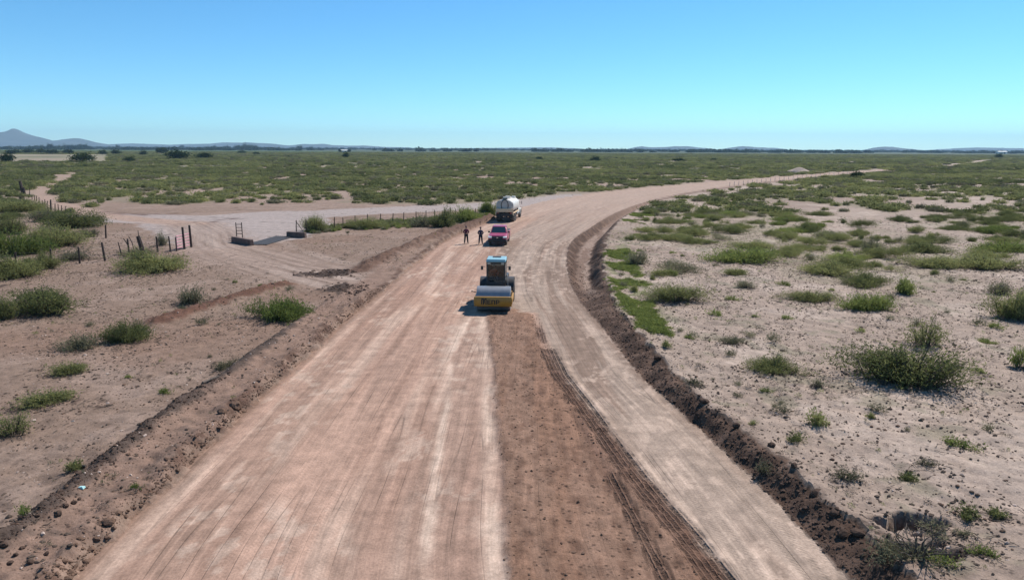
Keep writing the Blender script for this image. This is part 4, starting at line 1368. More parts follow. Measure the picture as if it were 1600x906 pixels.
# ------------------------------------------------------------------ vehicle materials
M['yellow'] = mat('yellow_paint', (0.34, 0.165, 0.014), .5, vary=.18, scale=4, dust=.30, dustcol=(.30, .2, .13))
M['drum'] = mat('drum_steel', (0.25, 0.26, 0.28), .42, .5, vary=.15, scale=3, dust=.18)
M['black'] = mat('black_paint', (0.018, 0.018, 0.02), .5, vary=.2, dust=.12)
M['rubber'] = mat('rubber', (0.028, 0.026, 0.025), .85, vary=.2, scale=10, dust=.45)
M['teal'] = mat('pale_blue_paint', (0.22, 0.38, 0.43), .5, vary=.08)
M['rim'] = mat('rim_steel', (0.42, 0.40, 0.37), .5, .5, dust=.3)
M['glass'] = glass_material('cab_glass', (0.66, 0.70, 0.70))
M['glass_dark'] = glass_material('cab_glass_dark', (0.45, 0.50, 0.50))
M['carglass'] = glass_material('car_glass', (0.18, 0.24, 0.27))
M['lamp'] = mat('lamp_lens', (0.75, 0.75, 0.72), .15, vary=.05)
M['amber'] = mat('amber_lens', (0.7, .25, .02), .3)
M['redlens'] = mat('red_lens', (0.35, .02, .02), .3)
M['ink'] = mat('lettering_black', (0.012, 0.012, 0.013), .6)
M['seat'] = mat('seat_vinyl', (0.03, 0.03, 0.032), .7)
M['pink'] = mat('red_paint', (0.40, 0.045, 0.11), .30, .2, vary=.08, dust=.34, dustcol=(.40, .25, .25))
M['trim'] = mat('black_trim', (0.02, 0.02, 0.022), .6)
M['chrome'] = mat('chrome', (0.6, 0.6, 0.6), .25, .9)
M['white'] = mat('white_paint', (0.68, 0.65, 0.59), .5, vary=.07, scale=2, dust=.28)
M['tankgrey'] = mat('tank_end_grey', (0.50, 0.46, 0.42), .6, vary=.2, scale=2, dust=.5)
M['tan'] = mat('tan_board', (0.70, 0.50, 0.32), .8, vary=.2, scale=3, dust=.15)
M['chassis'] = mat('chassis_dark', (0.022, 0.02, 0.02), .8, dust=.15)
M['skin'] = mat('skin', (0.30, 0.165, 0.11), .6, vary=.06)
M['hair'] = mat('hair', (0.015, 0.011, 0.009), .7)
M['maroon'] = mat('maroon_cloth', (0.10, 0.012, 0.035), .9)
M['navy'] = mat('navy_cloth', (0.030, 0.028, 0.060), .9)
M['jeans'] = mat('dark_jeans', (0.022, 0.024, 0.042), .9)
M['jeans_black'] = mat('black_jeans', (0.020, 0.018, 0.022), .9)
M['boot'] = mat('boot_leather', (0.035, 0.022, 0.016), .7)
M['orange'] = mat('orange_vest', (0.80, 0.10, 0.03), .8)
M['cap_white'] = mat('white_cap', (0.7, 0.68, 0.62), .8)
M['cap_dark'] = mat('dark_cap', (0.05, 0.015, 0.025), .8)


def wheel(parent, c, R, w, rimr, lugs=0, side=1):
    """wheel with its axle along x: tyre and rim"""
    e = MB(); n = 28
    prof = [(-w / 2, rimr), (-w / 2, R * .90), (-w * .40, R * .985), (-w * .15, R), (w * .15, R), (w * .40, R * .985), (w / 2, R * .90), (w / 2, rimr)]
    rings = []
    for i in range(n):
        t = 2 * math.pi * i / n
        rings.append([(c[0] + a, c[1] + r * math.cos(t), c[2] + r * math.sin(t)) for a, r in prof])
    rings.append(rings[0])
    e.loft(rings, closed_ends=False)
    for i in range(lugs):
        t = 2 * math.pi * i / lugs
        for s in (-1, 1):
            cc = Vector((c[0] + s * w * .22, c[1] + R * 1.012 * math.cos(t + s * .08), c[2] + R * 1.012 * math.sin(t + s * .08)))
            rot = Matrix.Rotation(t, 3, 'X') @ Matrix.Rotation(s * .5, 3, 'Y') if False else Matrix.Rotation(t - math.pi / 2, 3, 'X')
            e.box(cc, (w * .46, R * .09, R * .06), rot=rot)
    ty = e.build('wheel', M['rubber'], parent)
    r = MB()
    r.cyl((c[0] - w * .42, c[1], c[2]), (c[0] + w * .42, c[1], c[2]), rimr * 1.01, n=20, caps=False)
    r.cyl((c[0] + side * w * .15, c[1], c[2]), (c[0] + side * w * .22, c[1], c[2]), rimr * 1.0, n=20)
    r.cyl((c[0] + side * w * .22, c[1], c[2]), (c[0] + side * w * .46, c[1], c[2]), rimr * .38, rimr * .3, n=12)
    r.build('rim', M['rim'], ty)
    return ty


# ------------------------------------------------------------------ people
def skin_mesh(verts, edges, radii, name, level=1):
    me = bpy.data.meshes.new(name)
    me.from_pydata([tuple(v) for v in verts], edges, [])
    o = bpy.data.objects.new(name, me); COL.objects.link(o)
    sk = o.modifiers.new('skin', 'SKIN'); sk.use_smooth_shade = True; sk.branch_smoothing = .4
    for i, r in enumerate(radii):
        sv = me.skin_vertices[0].data[i]
        sv.radius = r if isinstance(r, tuple) else (r, r); sv.use_root = (i == 0)
    sb = o.modifiers.new('sub', 'SUBSURF'); sb.levels = level; sb.render_levels = level
    dg = bpy.context.evaluated_depsgraph_get(); dg.update()
    nm = bpy.data.meshes.new_from_object(o.evaluated_get(dg), depsgraph=dg)
    bpy.data.objects.remove(o)
    nm.name = name
    return nm


def person(loc, rz, J, shirt, trousers, hat, label, scale=1.0, vest=None, hatname='cap'):
    root = empty('person', loc, rz, label, 'person'); root.scale = (scale,) * 3
    # body: one continuous figure
    names = list(J.keys()); idx = {k: i for i, k in enumerate(names)}
    rad = {'pelvis': (.135, .10), 'waist': (.12, .09), 'chest': (.15, .10), 'neck0': (.065, .06), 'neck1': (.055, .055), 'jaw': (.068, .085), 'skull': (.078, .098), 'crown': (.055, .065)}
    for s in 'lr':
        rad.update({'sh' + s: .062, 'el' + s: .043, 'wr' + s: (.030, .024), 'pa' + s: (.038, .020), 'hip' + s: .088, 'kn' + s: .058, 'an' + s: .042, 'toe' + s: .038})
    verts = [J[k] for k in names]; R = [rad[k] for k in names]
    ed = [('pelvis', 'waist'), ('waist', 'chest'), ('chest', 'neck0'), ('neck0', 'neck1'), ('neck1', 'jaw'), ('jaw', 'skull'), ('skull', 'crown')]
    for s in 'lr':
        ed += [('chest', 'sh' + s), ('sh' + s, 'el' + s), ('el' + s, 'wr' + s), ('wr' + s, 'pa' + s), ('pelvis', 'hip' + s), ('hip' + s, 'kn' + s), ('kn' + s, 'an' + s), ('an' + s, 'toe' + s)]
    E = [(idx[a], idx[b]) for a, b in ed]
    # five fingers on each hand
    for s in 'lr':
        wr, pa = Vector(J['wr' + s]), Vector(J['pa' + s]); d = (pa - wr).normalized()
        side = d.cross(Vector((0, 0, 1))); side = side.normalized() if side.length > .1 else Vector((1, 0, 0))
        nrm = side.cross(d).normalized()
        for k, (off, L) in enumerate(((-.030, .060), (-.010, .072), (.010, .068), (.028, .052))):
            a = len(verts); p0 = pa + side * off * .9 + d * .012
            verts += [p0, p0 + d * L * .55 - nrm * .008, p0 + d * L * .85 - nrm * .03]; R += [.010, .009, .007]
            E += [(idx['pa' + s], a), (a, a + 1), (a + 1, a + 2)]
        a = len(verts); p0 = wr.lerp(pa, .45) + side * .036
        verts += [p0, p0 + d * .03 + side * .022, p0 + d * .055 + side * .024]; R += [.012, .010, .008]
        E += [(idx['wr' + s], a), (a, a + 1), (a + 1, a + 2)]
    me = skin_mesh(verts, E, R, 'body'); me.materials.append(M['skin'])
    link('body', me, root)
    # face
    hd = Vector(J['skull']); fw = (Vector(J['toel']) - Vector(J['anl'])); fw.z = 0; fw = fw.normalized(); sd = fw.cross(Vector((0, 0, 1)))
    f = MB(); f.box(hd + fw * .098 - Vector((0, 0, .03)), (.024, .03, .045), taper=(.6, .5)); f.build('nose', M['skin'], root)
    for s in (-1, 1):
        e = MB(); e.cyl(hd + fw * .088 + sd * s * .032, hd + fw * .097 + sd * s * .032, .012, .008, n=8); e.build('eye', M['hair'], root)
        e = MB(); e.cyl(hd + sd * s * .074 - Vector((0, 0, .01)), hd + sd * s * .088 - Vector((0, 0, .01)), .03, .022, n=8); e.build('ear', M['skin'], root)
    e = MB(); e.box(hd + fw * .09 - Vector((0, 0, .075)), (.045, .012, .010)); e.build('mouth', M['maroon'], root)
    # clothes: fuller shells along the same joints

    def cloth(nm, joints, edges, grow, material):
        ix = {k: i for i, k in enumerate(joints)}
        rr = []
        for k in joints:
            q = rad[k.split('*')[0]]; q = q if isinstance(q, tuple) else (q, q)
            rr.append((q[0] + grow, q[1] + grow))
        pos = []
        for k in joints:
            if '*' in k:
                a, b, t = k.split('*')[1:]; pos.append(Vector(J[a]).lerp(Vector(J[b]), float(t)))
            else: pos.append(Vector(J[k]))
        m_ = skin_mesh(pos, [(ix[a], ix[b]) for a, b in edges], rr, nm); m_.materials.append(material)
        return link(nm, m_, root)
    le = {s: 'el%s*el%s*wr%s*0.9' % (s, s, s) for s in 'lr'}
    cloth('shirt', ['waist', 'chest', 'pelvis', 'neck0', 'shl', 'shr', 'ell', 'elr', le['l'], le['r']],
          [('waist', 'chest'), ('waist', 'pelvis'), ('chest', 'neck0'), ('chest', 'shl'), ('chest', 'shr'), ('shl', 'ell'), ('shr', 'elr'), ('ell', le['l']), ('elr', le['r'])], .034, shirt)
    cloth('trousers', ['pelvis', 'hipl', 'hipr', 'knl', 'knr', 'anl', 'anr'],
          [('pelvis', 'hipl'), ('pelvis', 'hipr'), ('hipl', 'knl'), ('hipr', 'knr'), ('knl', 'anl'), ('knr', 'anr')], .030, trousers)
    for s in 'lr':
        cloth('boot', ['an' + s, 'toe' + s], [('an' + s, 'toe' + s)], .012, M['boot'])
    h = MB(); top = hd + Vector((0, 0, .035))
    rings = []
    for rr, zz in ((.108, 0), (.110, .04), (.095, .085), (.05, .112), (.01, .118)):
        rings.append([top + Vector((math.cos(t) * rr * .92, math.sin(t) * rr, zz)) for t in [2 * math.pi * i / 14 for i in range(14)]])
    h.loft(rings)
    b = top + fw * .13
    h.box(b, (.14 if abs(fw.y) > .5 else .12, .12, .012))
    h.build(hatname, hat, root)
    if vest:
        cloth('vest', ['waist', 'chest'], [('waist', 'chest')], .045, vest)
    return root


def standing(hands='front'):
    J = {'pelvis': (0, 0, .93), 'waist': (0, 0, 1.10), 'chest': (0, 0, 1.33), 'neck0': (0, .01, 1.47), 'neck1': (0, 0, 1.53), 'jaw': (0, -.015, 1.585), 'skull': (0, -.005, 1.665), 'crown': (0, .005, 1.735)}
    for s, k in (('l', -1), ('r', 1)):
        J['sh' + s] = (k * .185, 0, 1.40); J['el' + s] = (k * .27, .02, 1.14)
        J['wr' + s] = (k * .10, -.20, 1.06); J['pa' + s] = (k * .035, -.235, 1.06)
        J['hip' + s] = (k * .095, 0, .88); J['kn' + s] = (k * .135, -.02, .48); J['an' + s] = (k * .175, .02, .085); J['toe' + s] = (k * .19, -.13, .045)
    return J


p = P(728.5, 381); person((p.x, p.y, Z(p.x, p.y)), .25, standing(), M['maroon'], M['jeans_black'], M['cap_dark'],
                          'standing person in maroon shirt, dark trousers and cap, hands together, farther from pickup', 1.0)
p = P(751, 382); person((p.x, p.y, Z(p.x, p.y)), -.05, standing(), M['navy'], M['jeans'], M['cap_dark'],
                        'standing person in navy shirt and dark jeans with hands together beside the red pickup', .97)

# ------------------------------------------------------------------ soil compactor (roller)
def roller():
    base = P(770, 491); z0 = Z(base.x, base.y + 1)
    root = empty('road_roller', (base.x, base.y, z0 + .005), math.radians(-3), 'yellow single drum road roller with pale blue cab roof facing down the road', 'road roller')
    root.scale = (.93, .93, .96)
    # local: front is -y, plate at y=0; drum axis at y=1.0
    D = Matrix.Rotation(math.radians(-3), 4, 'Z')
    d = MB(); R = .76
    rings = []
    for x, r in ((-1.06, R - .02), (-1.04, R), (1.04, R), (1.06, R - .02)):
        rings.append([(x, 1.0 + r * math.cos(t), R + r * math.sin(t)) for t in [2 * math.pi * i / 48 for i in range(48)]])
    d.loft(rings)
    drum = d.build('drum', M['drum'], root)
    dd = MB(); dd.cyl((-1.09, 1, R), (-1.055, 1, R), .45, n=24); dd.cyl((1.055, 1, R), (1.09, 1, R), .45, n=24)
    dd.build('drum_hub', M['black'], drum)
    fb = MB(); fb.prism_x([(0, .50), (.03, .46), (.20, .46), (.22, .52), (.22, 1.00), (.20, 1.04), (.015, 1.04), (0, 1.02)], -1.17, 1.17)
    fr = fb.build('front_beam', M['yellow'], root)
    # lettering on the front beam
    def glyph(polys, nm='letter'):
        g = MB()
        for poly in polys: g.prism_y(poly, -.012, .004)
        return g.build(nm, M['ink'], fr, smooth=False)

    def rect(x0, x1, z_0, z_1, sl=0.0):
        return [(x0, z_0), (x1, z_0), (x1 + sl, z_1), (x0 + sl, z_1)]
    zb = .60
    x = -.74
    glyph([rect(x, x + .07, zb, zb + .30, .03), rect(x + .02, x + .19, zb + .28, zb + .36), rect(x + .12, x + .185, zb - .02, zb + .282, .015), rect(x + .19, x + .24, zb + .06, zb + .34, .02), rect(x + .245, x + .36, zb + .28, zb + .36), rect(x + .285, x + .35, zb - .02, zb + .278, .01)])
    x = -.345
    glyph([rect(x, x + .065, zb, zb + .27), rect(x + .066, x + .21, zb, zb + .055), rect(x + .066, x + .19, zb + .108, zb + .16), rect(x + .066, x + .21, zb + .215, zb + .27)])
    x = -.085
    glyph([rect(x, x + .065, zb, zb + .27), rect(x + .066, x + .164, zb + .21, zb + .27), rect(x + .165, x + .23, zb, zb + .255)])
    x = .19
    glyph([rect(x, x + .065, zb, zb + .27), rect(x + .066, x + .19, zb + .215, zb + .27), rect(x + .066, x + .19, zb + .085, zb + .135), rect(x + .165, x + .23, zb + .136, zb + .214)])
    for s in (-1, 1):
        a = MB(); a.box((s * 1.155, 1.12, .76), (.10, 1.98, .34)); a.build('side_beam', M['yellow'], root, bevel=.015)
    rb = MB(); rb.box((0, 2.02, .80), (2.2, .28, .44)); rb.build('rear_beam', M['yellow'], root, bevel=.02)
    sc = MB(); sc.box((0, .205, .42), (2.0, .03, .10)); sc.build('scraper', M['black'], root)
    jt = MB(); jt.box((0, 2.4, .75), (.6, .7, .5)); jt.build('articulation_joint', M['black'], root, bevel=.02)
    # side marker on the drum frame
    sm = MB(); sm.cyl((-1.2, 1.6, 1.0), (-1.42, 1.6, 1.06), .025, n=8); sm.box((-1.47, 1.6, 1.06), (.1, .07, .06)); sm.build('side_marker', M['black'], root)
    # rear frame, deck, hood
    dk = MB(); dk.box((0, 3.25, .98), (1.66, 1.5, .34)); dk.build('deck', M['black'], root, bevel=.03)
    hd = MB(); hd.prism_x([(3.95, .75), (5.75, .75), (5.85, 1.1), (5.7, 1.58), (4.05, 1.68), (3.95, 1.6)], -.68, .68); hd.build('engine_hood', M['black'], root, bevel=.03)
    for s in (-1, 1):
        wheel(root, (s * .87, 4.0, .74), .74, .56, .34, lugs=18, side=s)
        fd = MB()
        rg = []
        for i in range(9):
            t = math.radians(20 + 140 * i / 8)
            rg.append([(s * .62, 4.0 + .80 * math.cos(t), .76 + .80 * math.sin(t)), (s * 1.14, 4.0 + .80 * math.cos(t), .76 + .80 * math.sin(t)), (s * 1.14, 4.0 + .84 * math.cos(t), .76 + .84 * math.sin(t)), (s * .62, 4.0 + .84 * math.cos(t), .76 + .84 * math.sin(t))])
        fd.loft(rg); fd.build('fender', M['black'], root)
        sp = MB(); sp.box((s * .86, 2.62, .82), (.34, .30, .05)); sp.box((s * .86, 2.62, .52), (.34, .30, .04)); sp.box((s * 1.02, 2.62, .66), (.03, .28, .34)); sp.build('step', M['black'], root)
    # cab
    cab = MB(); cx, y0, y1, zb_, zt = .58, 2.62, 3.92, 1.16, 2.78
    for sx in (-1, 1):
        for yy in (y0, y1): cab.box((sx * cx, yy, (zb_ + zt) / 2), (.09, .09, zt - zb_))
        cab.box((sx * cx, (y0 + y1) / 2, 1.52), (.06, y1 - y0, .05))
    cab.box((0, y0, 1.50), (2 * cx, .05, .06)); cab.box((0, y0, 2.70), (2 * cx, .06, .14)); cab.box((0, y1, 2.70), (2 * cx, .06, .14))
    cb = cab.build('cab_frame', M['black'], root)
    rf = MB(); rf.box((0, 3.27, 2.86), (1.30, 1.56, .17), taper=(.94, .93)); roof = rf.build('roof', M['teal'], root, bevel=.03)
    hh = MB(); hh.box((.0, 3.55, 2.955), (.55, .40, .05)); hh.build('roof_hatch', M['black'], roof)
    ln = MB(); ln.box((0, y0, 1.32), (2 * cx - .1, .04, .30)); ln.box((0, y1, 1.75), (2 * cx - .1, .04, 1.16)); ln.build('lower_and_blackout_panel', M['seat'], cb)  # rear panel raised high to keep the cab interior dark
    for nm, c, s_ in (('front_window', (0, y0 - .03, 2.06), (2 * cx - .08, .008, 1.14)), ('rear_window', (0, y1 + .03, 2.48), (2 * cx - .08, .008, .30)),
                      ('side_window', (-cx - .03, 3.27, 2.06), (.008, y1 - y0 - .1, 1.12)), ('side_window', (cx + .03, 3.27, 2.06), (.008, y1 - y0 - .1, 1.12))):
        w_ = MB(); w_.box(c, s_); w_.build(nm, M['glass'] if nm == 'front_window' else M['glass_dark'], cb, smooth=False)
    wp = MB(); wp.cyl((-.1, y0 - .045, 1.55), (.12, y0 - .045, 2.15), .012, n=6); wp.build('wiper', M['trim'], cb)
    st = MB(); st.box((-.22, 3.45, 1.48), (.5, .5, .14)); st.box((-.22, 3.72, 1.85), (.48, .12, .62)); st.build('seat', M['seat'], root, bevel=.03)
    co = MB(); co.box((-.22, 2.86, 1.5), (.34, .2, .66)); co.build('console', M['trim'], root, bevel=.02)
    sw = MB(); sw.torus((-.22, 3.02, 1.90), (0, .55, .8), .18, .016); sw.cyl((-.22, 2.9, 1.75), (-.22, 3.02, 1.90), .02, n=8); sw.build('steering_wheel', M['trim'], root)
    for s in (-1, 1):
        mr = MB(); mr.tube([(s * .70, 2.58, 2.45), (s * .86, 2.5, 2.5)], .012); mr.box((s * .90, 2.49, 2.40), (.15, .05, .24)); mr.build('mirror', M['black'], root)
        hl = MB(); hl.box((s * .45, 2.56, 2.68), (.2, .06, .1)); hl.build('work_light', M['rim'], root)
    lv = MB(); lv.tube([(.78, 2.6, 1.1), (.80, 2.58, 1.9)], .018); lv.tube([(.92, 2.5, .8), (.94, 2.5, 1.25)], .02); lv.build('grab_rail', M['rim'], root)
    # operator, seated on the seat: a thing of its own
    mwr = Matrix.Translation(root.location) @ Matrix.Rotation(root.rotation_euler.z, 4, 'Z') @ Matrix.Diagonal((.93, .93, .96, 1))
    J = {'pelvis': (0, 0, .12), 'waist': (0, .01, .29), 'chest': (0, -.01, .50), 'neck0': (0, -.01, .64), 'neck1': (0, -.02, .69), 'jaw': (0, -.035, .745), 'skull': (0, -.03, .82), 'crown': (0, -.02, .89)}
    for s, k in (('l', -1), ('r', 1)):
        J['sh' + s] = (k * .185, -.01, .57); J['el' + s] = (k * .26, -.16, .36); J['wr' + s] = (k * .17, -.36, .42); J['pa' + s] = (k * .14, -.41, .43)
        J['hip' + s] = (k * .10, -.03, .11); J['kn' + s] = (k * .15, -.42, .14); J['an' + s] = (k * .16, -.50, -.27); J['toe' + s] = (k * .17, -.64, -.30)
    lp = mwr @ Vector((-.22, 3.50, 1.50))
    person(lp, root.rotation_euler.z + .1, J, M['orange'], M['jeans'], M['cap_white'], 'seated operator in orange work vest and white cap inside the roller cab', 1.0, vest=M['orange'])


roller()

# ------------------------------------------------------------------ pickup
def pickup():
    b = P(777, 385); z0 = Z(b.x, b.y + 2)
    root = empty('pickup_truck', (b.x, b.y, z0), math.radians(-4), 'red double cab pickup parked on the road facing the roller', 'pickup')
    # front is -y at y=0, length 5.3
    R = .37; wy = (.95, 4.15)
    side = [(0.10, .42), (0.02, .62), (0.03, .86), (.12, 1.00), (1.35, 1.12), (1.75, 1.14), (5.22, 1.12), (5.28, .60), (5.2, .46)]
    bot = []
    for c in reversed(wy):
        for i in range(9):
            t = math.pi * i / 8
            bot.append((c + .46 * math.cos(t), .42 + .44 * math.sin(t)))
    poly = side + bot
    bm_ = MB()
    def ring(x, inset): return [(x, y, z - (inset if z > .9 else 0)) for y, z in poly]
    bm_.loft([ring(-.90, .03), ring(-.86, 0), ring(.86, 0), ring(.90, .03)])
    body = bm_.build('body', M['pink'], root, bevel=.02)
    hd = MB(); hd.prism_x([(.10, 1.01), (1.40, 1.13), (1.40, 1.165), (.55, 1.10), (.14, 1.035)], -.70, .70); hd.build('hood', M['pink'], body, bevel=.02)
    # greenhouse
    def rc(y0, y1, x, z): return [(-x, y0, z), (x, y0, z), (x, y1, z), (-x, y1, z)]
    gh = MB(); gh.loft([rc(1.42, 3.62, .82, 1.13), rc(1.85, 3.5, .74, 1.50), rc(2.15, 3.40, .66, 1.74), rc(2.3, 3.3, .60, 1.765)]); cabp = gh.build('cabin', M['pink'], body, bevel=.02)

    def pane(nm, pts): w_ = MB(); n_ = (Vector(pts[1]) - Vector(pts[0])).cross(Vector(pts[2]) - Vector(pts[0])).normalized() * .008; w_.loft([pts, [Vector(q) + n_ for q in pts]]); w_.build(nm, M['darkglass'], cabp, smooth=False)
    M['darkglass'] = mat('tinted_glass', (0.02, 0.035, 0.045), .06, vary=.02, spec=.8)
    pane('windscreen', [(-.74, 1.45, 1.155), (.74, 1.45, 1.155), (.62, 2.10, 1.70), (-.62, 2.10, 1.70)])
    pane('rear_window', [(.70, 3.60, 1.2), (-.70, 3.60, 1.2), (-.60, 3.44, 1.66), (.60, 3.44, 1.66)])
    for s in (-1, 1):
        for y0, y1, yt0, yt1 in ((1.62, 2.50, 2.12, 2.50), (2.60, 3.45, 2.60, 3.34)):
            a = [(s * .805, y0, 1.20), (s * .805, y1, 1.20), (s * .690, yt1, 1.67), (s * .690, yt0, 1.67)]
            if s < 0: a = a[::-1]
            pane('side_window', a)
        lm = MB(); lm.prism_x([(-.005, .80), (-.005, .93), (.10, .98), (.24, .99), (.2, .84)], s * .55 if s > 0 else -.92, .92 if s > 0 else -.55); lm.build('headlight', M['lamp'], root, bevel=.01)
        mr = MB(); mr.box((s * .99, 1.70, 1.22), (.20, .10, .16)); mr.box((s * .88, 1.70, 1.17), (.08, .05, .05)); mr.build('mirror', M['trim'], root, bevel=.02)
        for c in wy: wheel(root, (s * .78, c, R), R, .24, .22, side=s)
        tl = MB(); tl.box((s * .82, 5.285, .95), (.14, .05, .30)); tl.build('tail_light', M['redlens'], root)
        dh = MB(); dh.box((s * .912, 2.38, .98), (.02, .16, .035)); dh.box((s * .912, 3.3, .98), (.02, .16, .035)); dh.build('door_handle', M['trim'], root)
    gr = MB(); gr.box((0, .0, .82), (1.08, .06, .24)); gr.build('grille', M['trim'], root, bevel=.01)
    em = MB(); em.box((0, -.036, .85), (.16, .014, .08)); em.build('badge', M['chrome'], root)
    bp = MB(); bp.prism_x([(-.06, .40), (-.09, .46), (-.09, .64), (-.02, .69), (.25, .69), (.25, .38)], -.91, .91); bp.build('front_bumper', M['trim'], root, bevel=.02)
    rbp = MB(); rbp.box((0, 5.36, .52), (1.7, .16, .18)); rbp.build('rear_bumper', M['trim'], root, bevel=.02)
    bd = MB()
    bd.box((0, 4.42, .74), (1.45, 1.55, .04)); bd.box((-.80, 4.42, 1.145), (.14, 1.60, .05)); bd.box((.80, 4.42, 1.145), (.14, 1.60, .05)); bd.box((0, 5.22, 1.14), (1.5, .08, .05))
    bd.box((0, 4.42, 1.126), (1.44, 1.5, .02))
    bd.build('load_bed', M['trim'], root)


pickup()

# ------------------------------------------------------------------ water tanker
def tanker():
    b = P(788, 347.5); z0 = Z(b.x, b.y + 1)
    root = empty('tanker_truck', (b.x, b.y, z0), math.radians(-9), 'white water tanker truck with tan rear board stopped at the road edge', 'tanker truck')
    # rear at y=0, front towards +y
    ch = MB()
    for s in (-1, 1): ch.box((s * .42, 3.9, .88), (.10, 7.6, .22))
    for y in (.2, 1.5, 3.2, 5): ch.box((0, y, .88), (.76, .10, .16))
    ch.build('chassis', M['chassis'], root)
    # tank: rounded oval
    tk = MB(); a, c_ = 1.16, .86; zc = 2.06
    def oval(y, k): return [(math.copysign(abs(math.cos(t)) ** .72, math.cos(t)) * a * k, y, zc + math.copysign(abs(math.sin(t)) ** .80, math.sin(t)) * c_ * k) for t in [2 * math.pi * i / 36 for i in range(36)]]
    tk.loft([oval(.42, .985), oval(.5, 1), oval(5.1, 1), oval(5.18, .985)])
    tank = tk.build('tank', M['white'], root)
    en = MB(); en.loft([oval(.30, .90), oval(.36, .95), oval(.419, .98)]); en.build('tank_end', M['tankgrey'], tank)
    ri = MB()
    rg = [(math.cos(t) * .46, .33 + .0, zc + .12 + math.sin(t) * .70) for t in [2 * math.pi * i / 24 for i in range(25)]]
    ri.tube([Vector(q) - Vector((0, .06, 0)) for q in rg], .045, n=6); ri.build('hose_loop', M['black'], tank)
    for y in (1.3, 2.6, 3.9):
        bd_ = MB(); rr = [oval(y - .04, 1.012), oval(y + .04, 1.012)]; bd_.loft(rr); bd_.build('tank_band', M['white'], tank)
    wk = MB(); wk.box((0, 2.8, zc + .90), (.62, 4.2, .05)); wk.build('walkway', M['tankgrey'], tank)
    for y in (.85, 2.8):
        mh = MB(); mh.cyl((0, y, zc + .86), (0, y, zc + 1.10), .30, n=18); mh.cyl((0, y, zc + 1.10), (0, y, zc + 1.15), .34, n=18); mh.build('manhole', M['white'], tank)
    pt = MB(); pt.box((0, .62, zc + .98), (.5, .5, .10)); pt.tube([(-.28, .45, zc + .8), (-.28, .45, zc + 1.22), (.28, .45, zc + 1.22), (.28, .45, zc + .8)], .03); pt.build('top_rail', M['black'], tank)
    bx_ = MB(); bx_.box((.45, 4.7, zc + .94), (.5, .6, .16)); bx_.build('top_box', M['white'], tank, bevel=.02)
    # rear board and the dark platform below it
    rb = MB(); rb.box((0, .04, 1.55), (2.30, .10, .44)); rb.build('rear_board', M['tan'], root, bevel=.01)
    for s in (-1, 1):
        po = MB(); po.box((s * 1.14, .06, 1.16), (.09, .10, .40)); po.build('board_post', M['tan'], root)
        rl_ = MB(); rl_.box((s * 1.12, 2.7, 1.20), (.10, 4.6, .14)); rl_.build('side_rail', M['tan'], root)
        tl = MB(); tl.box((s * .85, -.03, 1.20), (.2, .05, .12)); tl.build('tail_light', M['redlens'], root)
        mf = MB(); mf.box((s * .82, .36, .62), (.56, .02, .5)); mf.build('mud_flap', M['rubber'], root)
    sp = MB(); sp.cyl((-1.1, -.06, .62), (1.1, -.06, .62), .06, n=10); sp.cyl((0, .2, .62), (0, -.06, .62), .05, n=8); sp.cyl((0, .3, .62), (0, .3, 1.3), .05, n=8); sp.build('spray_bar', M['chassis'], root)
    bm_ = MB(); bm_.box((0, .12, .95), (2.2, .14, .36)); bm_.build('rear_bumper', M['chassis'], root)
    bt = MB(); bt.box((0, 2.75, 1.06), (1.9, 4.8, .12)); bt.build('tank_bed', M['chassis'], root)
    for y in (1.05, 2.35):
        for s in (-1, 1): wheel(root, (s * .90, y, .52), .52, .50, .28, side=s)
    # cab with bonnet, front at +y
    cb = MB(); cb.prism_x([(5.45, .78), (6.80, .78), (6.80, 1.62), (6.45, 2.52), (5.55, 2.56), (5.45, 2.45)], -.98, .98); cab_ = cb.build('cab', M['white'], root, bevel=.05)
    bn = MB(); bn.prism_x([(6.80, .90), (8.05, .90), (8.12, 1.25), (8.0, 1.52), (6.80, 1.66)], -.58, .58); bn.build('bonnet', M['white'], cab_, bevel=.06)
    for s in (-1, 1):
        fe = MB(); rg = []
        for i in range(11):
            t = math.radians(8 + 164 * i / 10)
            rg.append([(s * .56, 7.35 + .66 * math.cos(t), .56 + .70 * math.sin(t)), (s * 1.12, 7.35 + .66 * math.cos(t), .56 + .70 * math.sin(t)), (s * 1.12, 7.35 + .74 * math.cos(t), .56 + .78 * math.sin(t)), (s * .56, 7.35 + .74 * math.cos(t), .56 + .80 * math.sin(t))])
        fe.loft(rg); fe.build('fender', M['white'], cab_)
        wheel(root, (s * .92, 7.35, .52), .52, .32, .28, side=s)
        w_ = MB(); w_.box((s * .986, 6.0, 2.02), (.012, .75, .60)); w_.build('side_window', M['darkglass'], cab_, smooth=False)
        mr = MB(); mr.tube([(s * .98, 6.55, 2.1), (s * 1.28, 6.65, 2.15)], .015); mr.box((s * 1.30, 6.65, 2.1), (.05, .14, .44)); mr.build('mirror', M['trim'], root)
        hl = MB(); hl.cyl((s * .82, 8.0, 1.02), (s * .82, 8.1, 1.02), .12, n=14); hl.build('headlight', M['lamp'], root)
        ft = MB(); ft.cyl((s * .80, 4.2, .82), (s * .80, 5.3, .82), .27, n=18); ft.build('fuel_tank', M['rim'], root)
        sr = MB(); sr.box((s * 1.08, 5.6, .62), (.22, .6, .05)); sr.build('step', M['chassis'], root)
    rw = MB(); rw.box((0, 5.444, 2.1), (1.3, .012, .42)); rw.build('rear_window', M['darkglass'], cab_, smooth=False)
    ws = MB(); ws.box((0, 6.64, 2.08), (1.7, .012, .84), rot=Matrix.Rotation(math.radians(21), 3, 'X')); ws.build('windscreen', M['darkglass'], cab_, smooth=False)
    ex = MB(); ex.cyl((.92, 5.32, .9), (.92, 5.32, 3.0), .06, n=10); ex.build('exhaust_stack', M['black'], root)
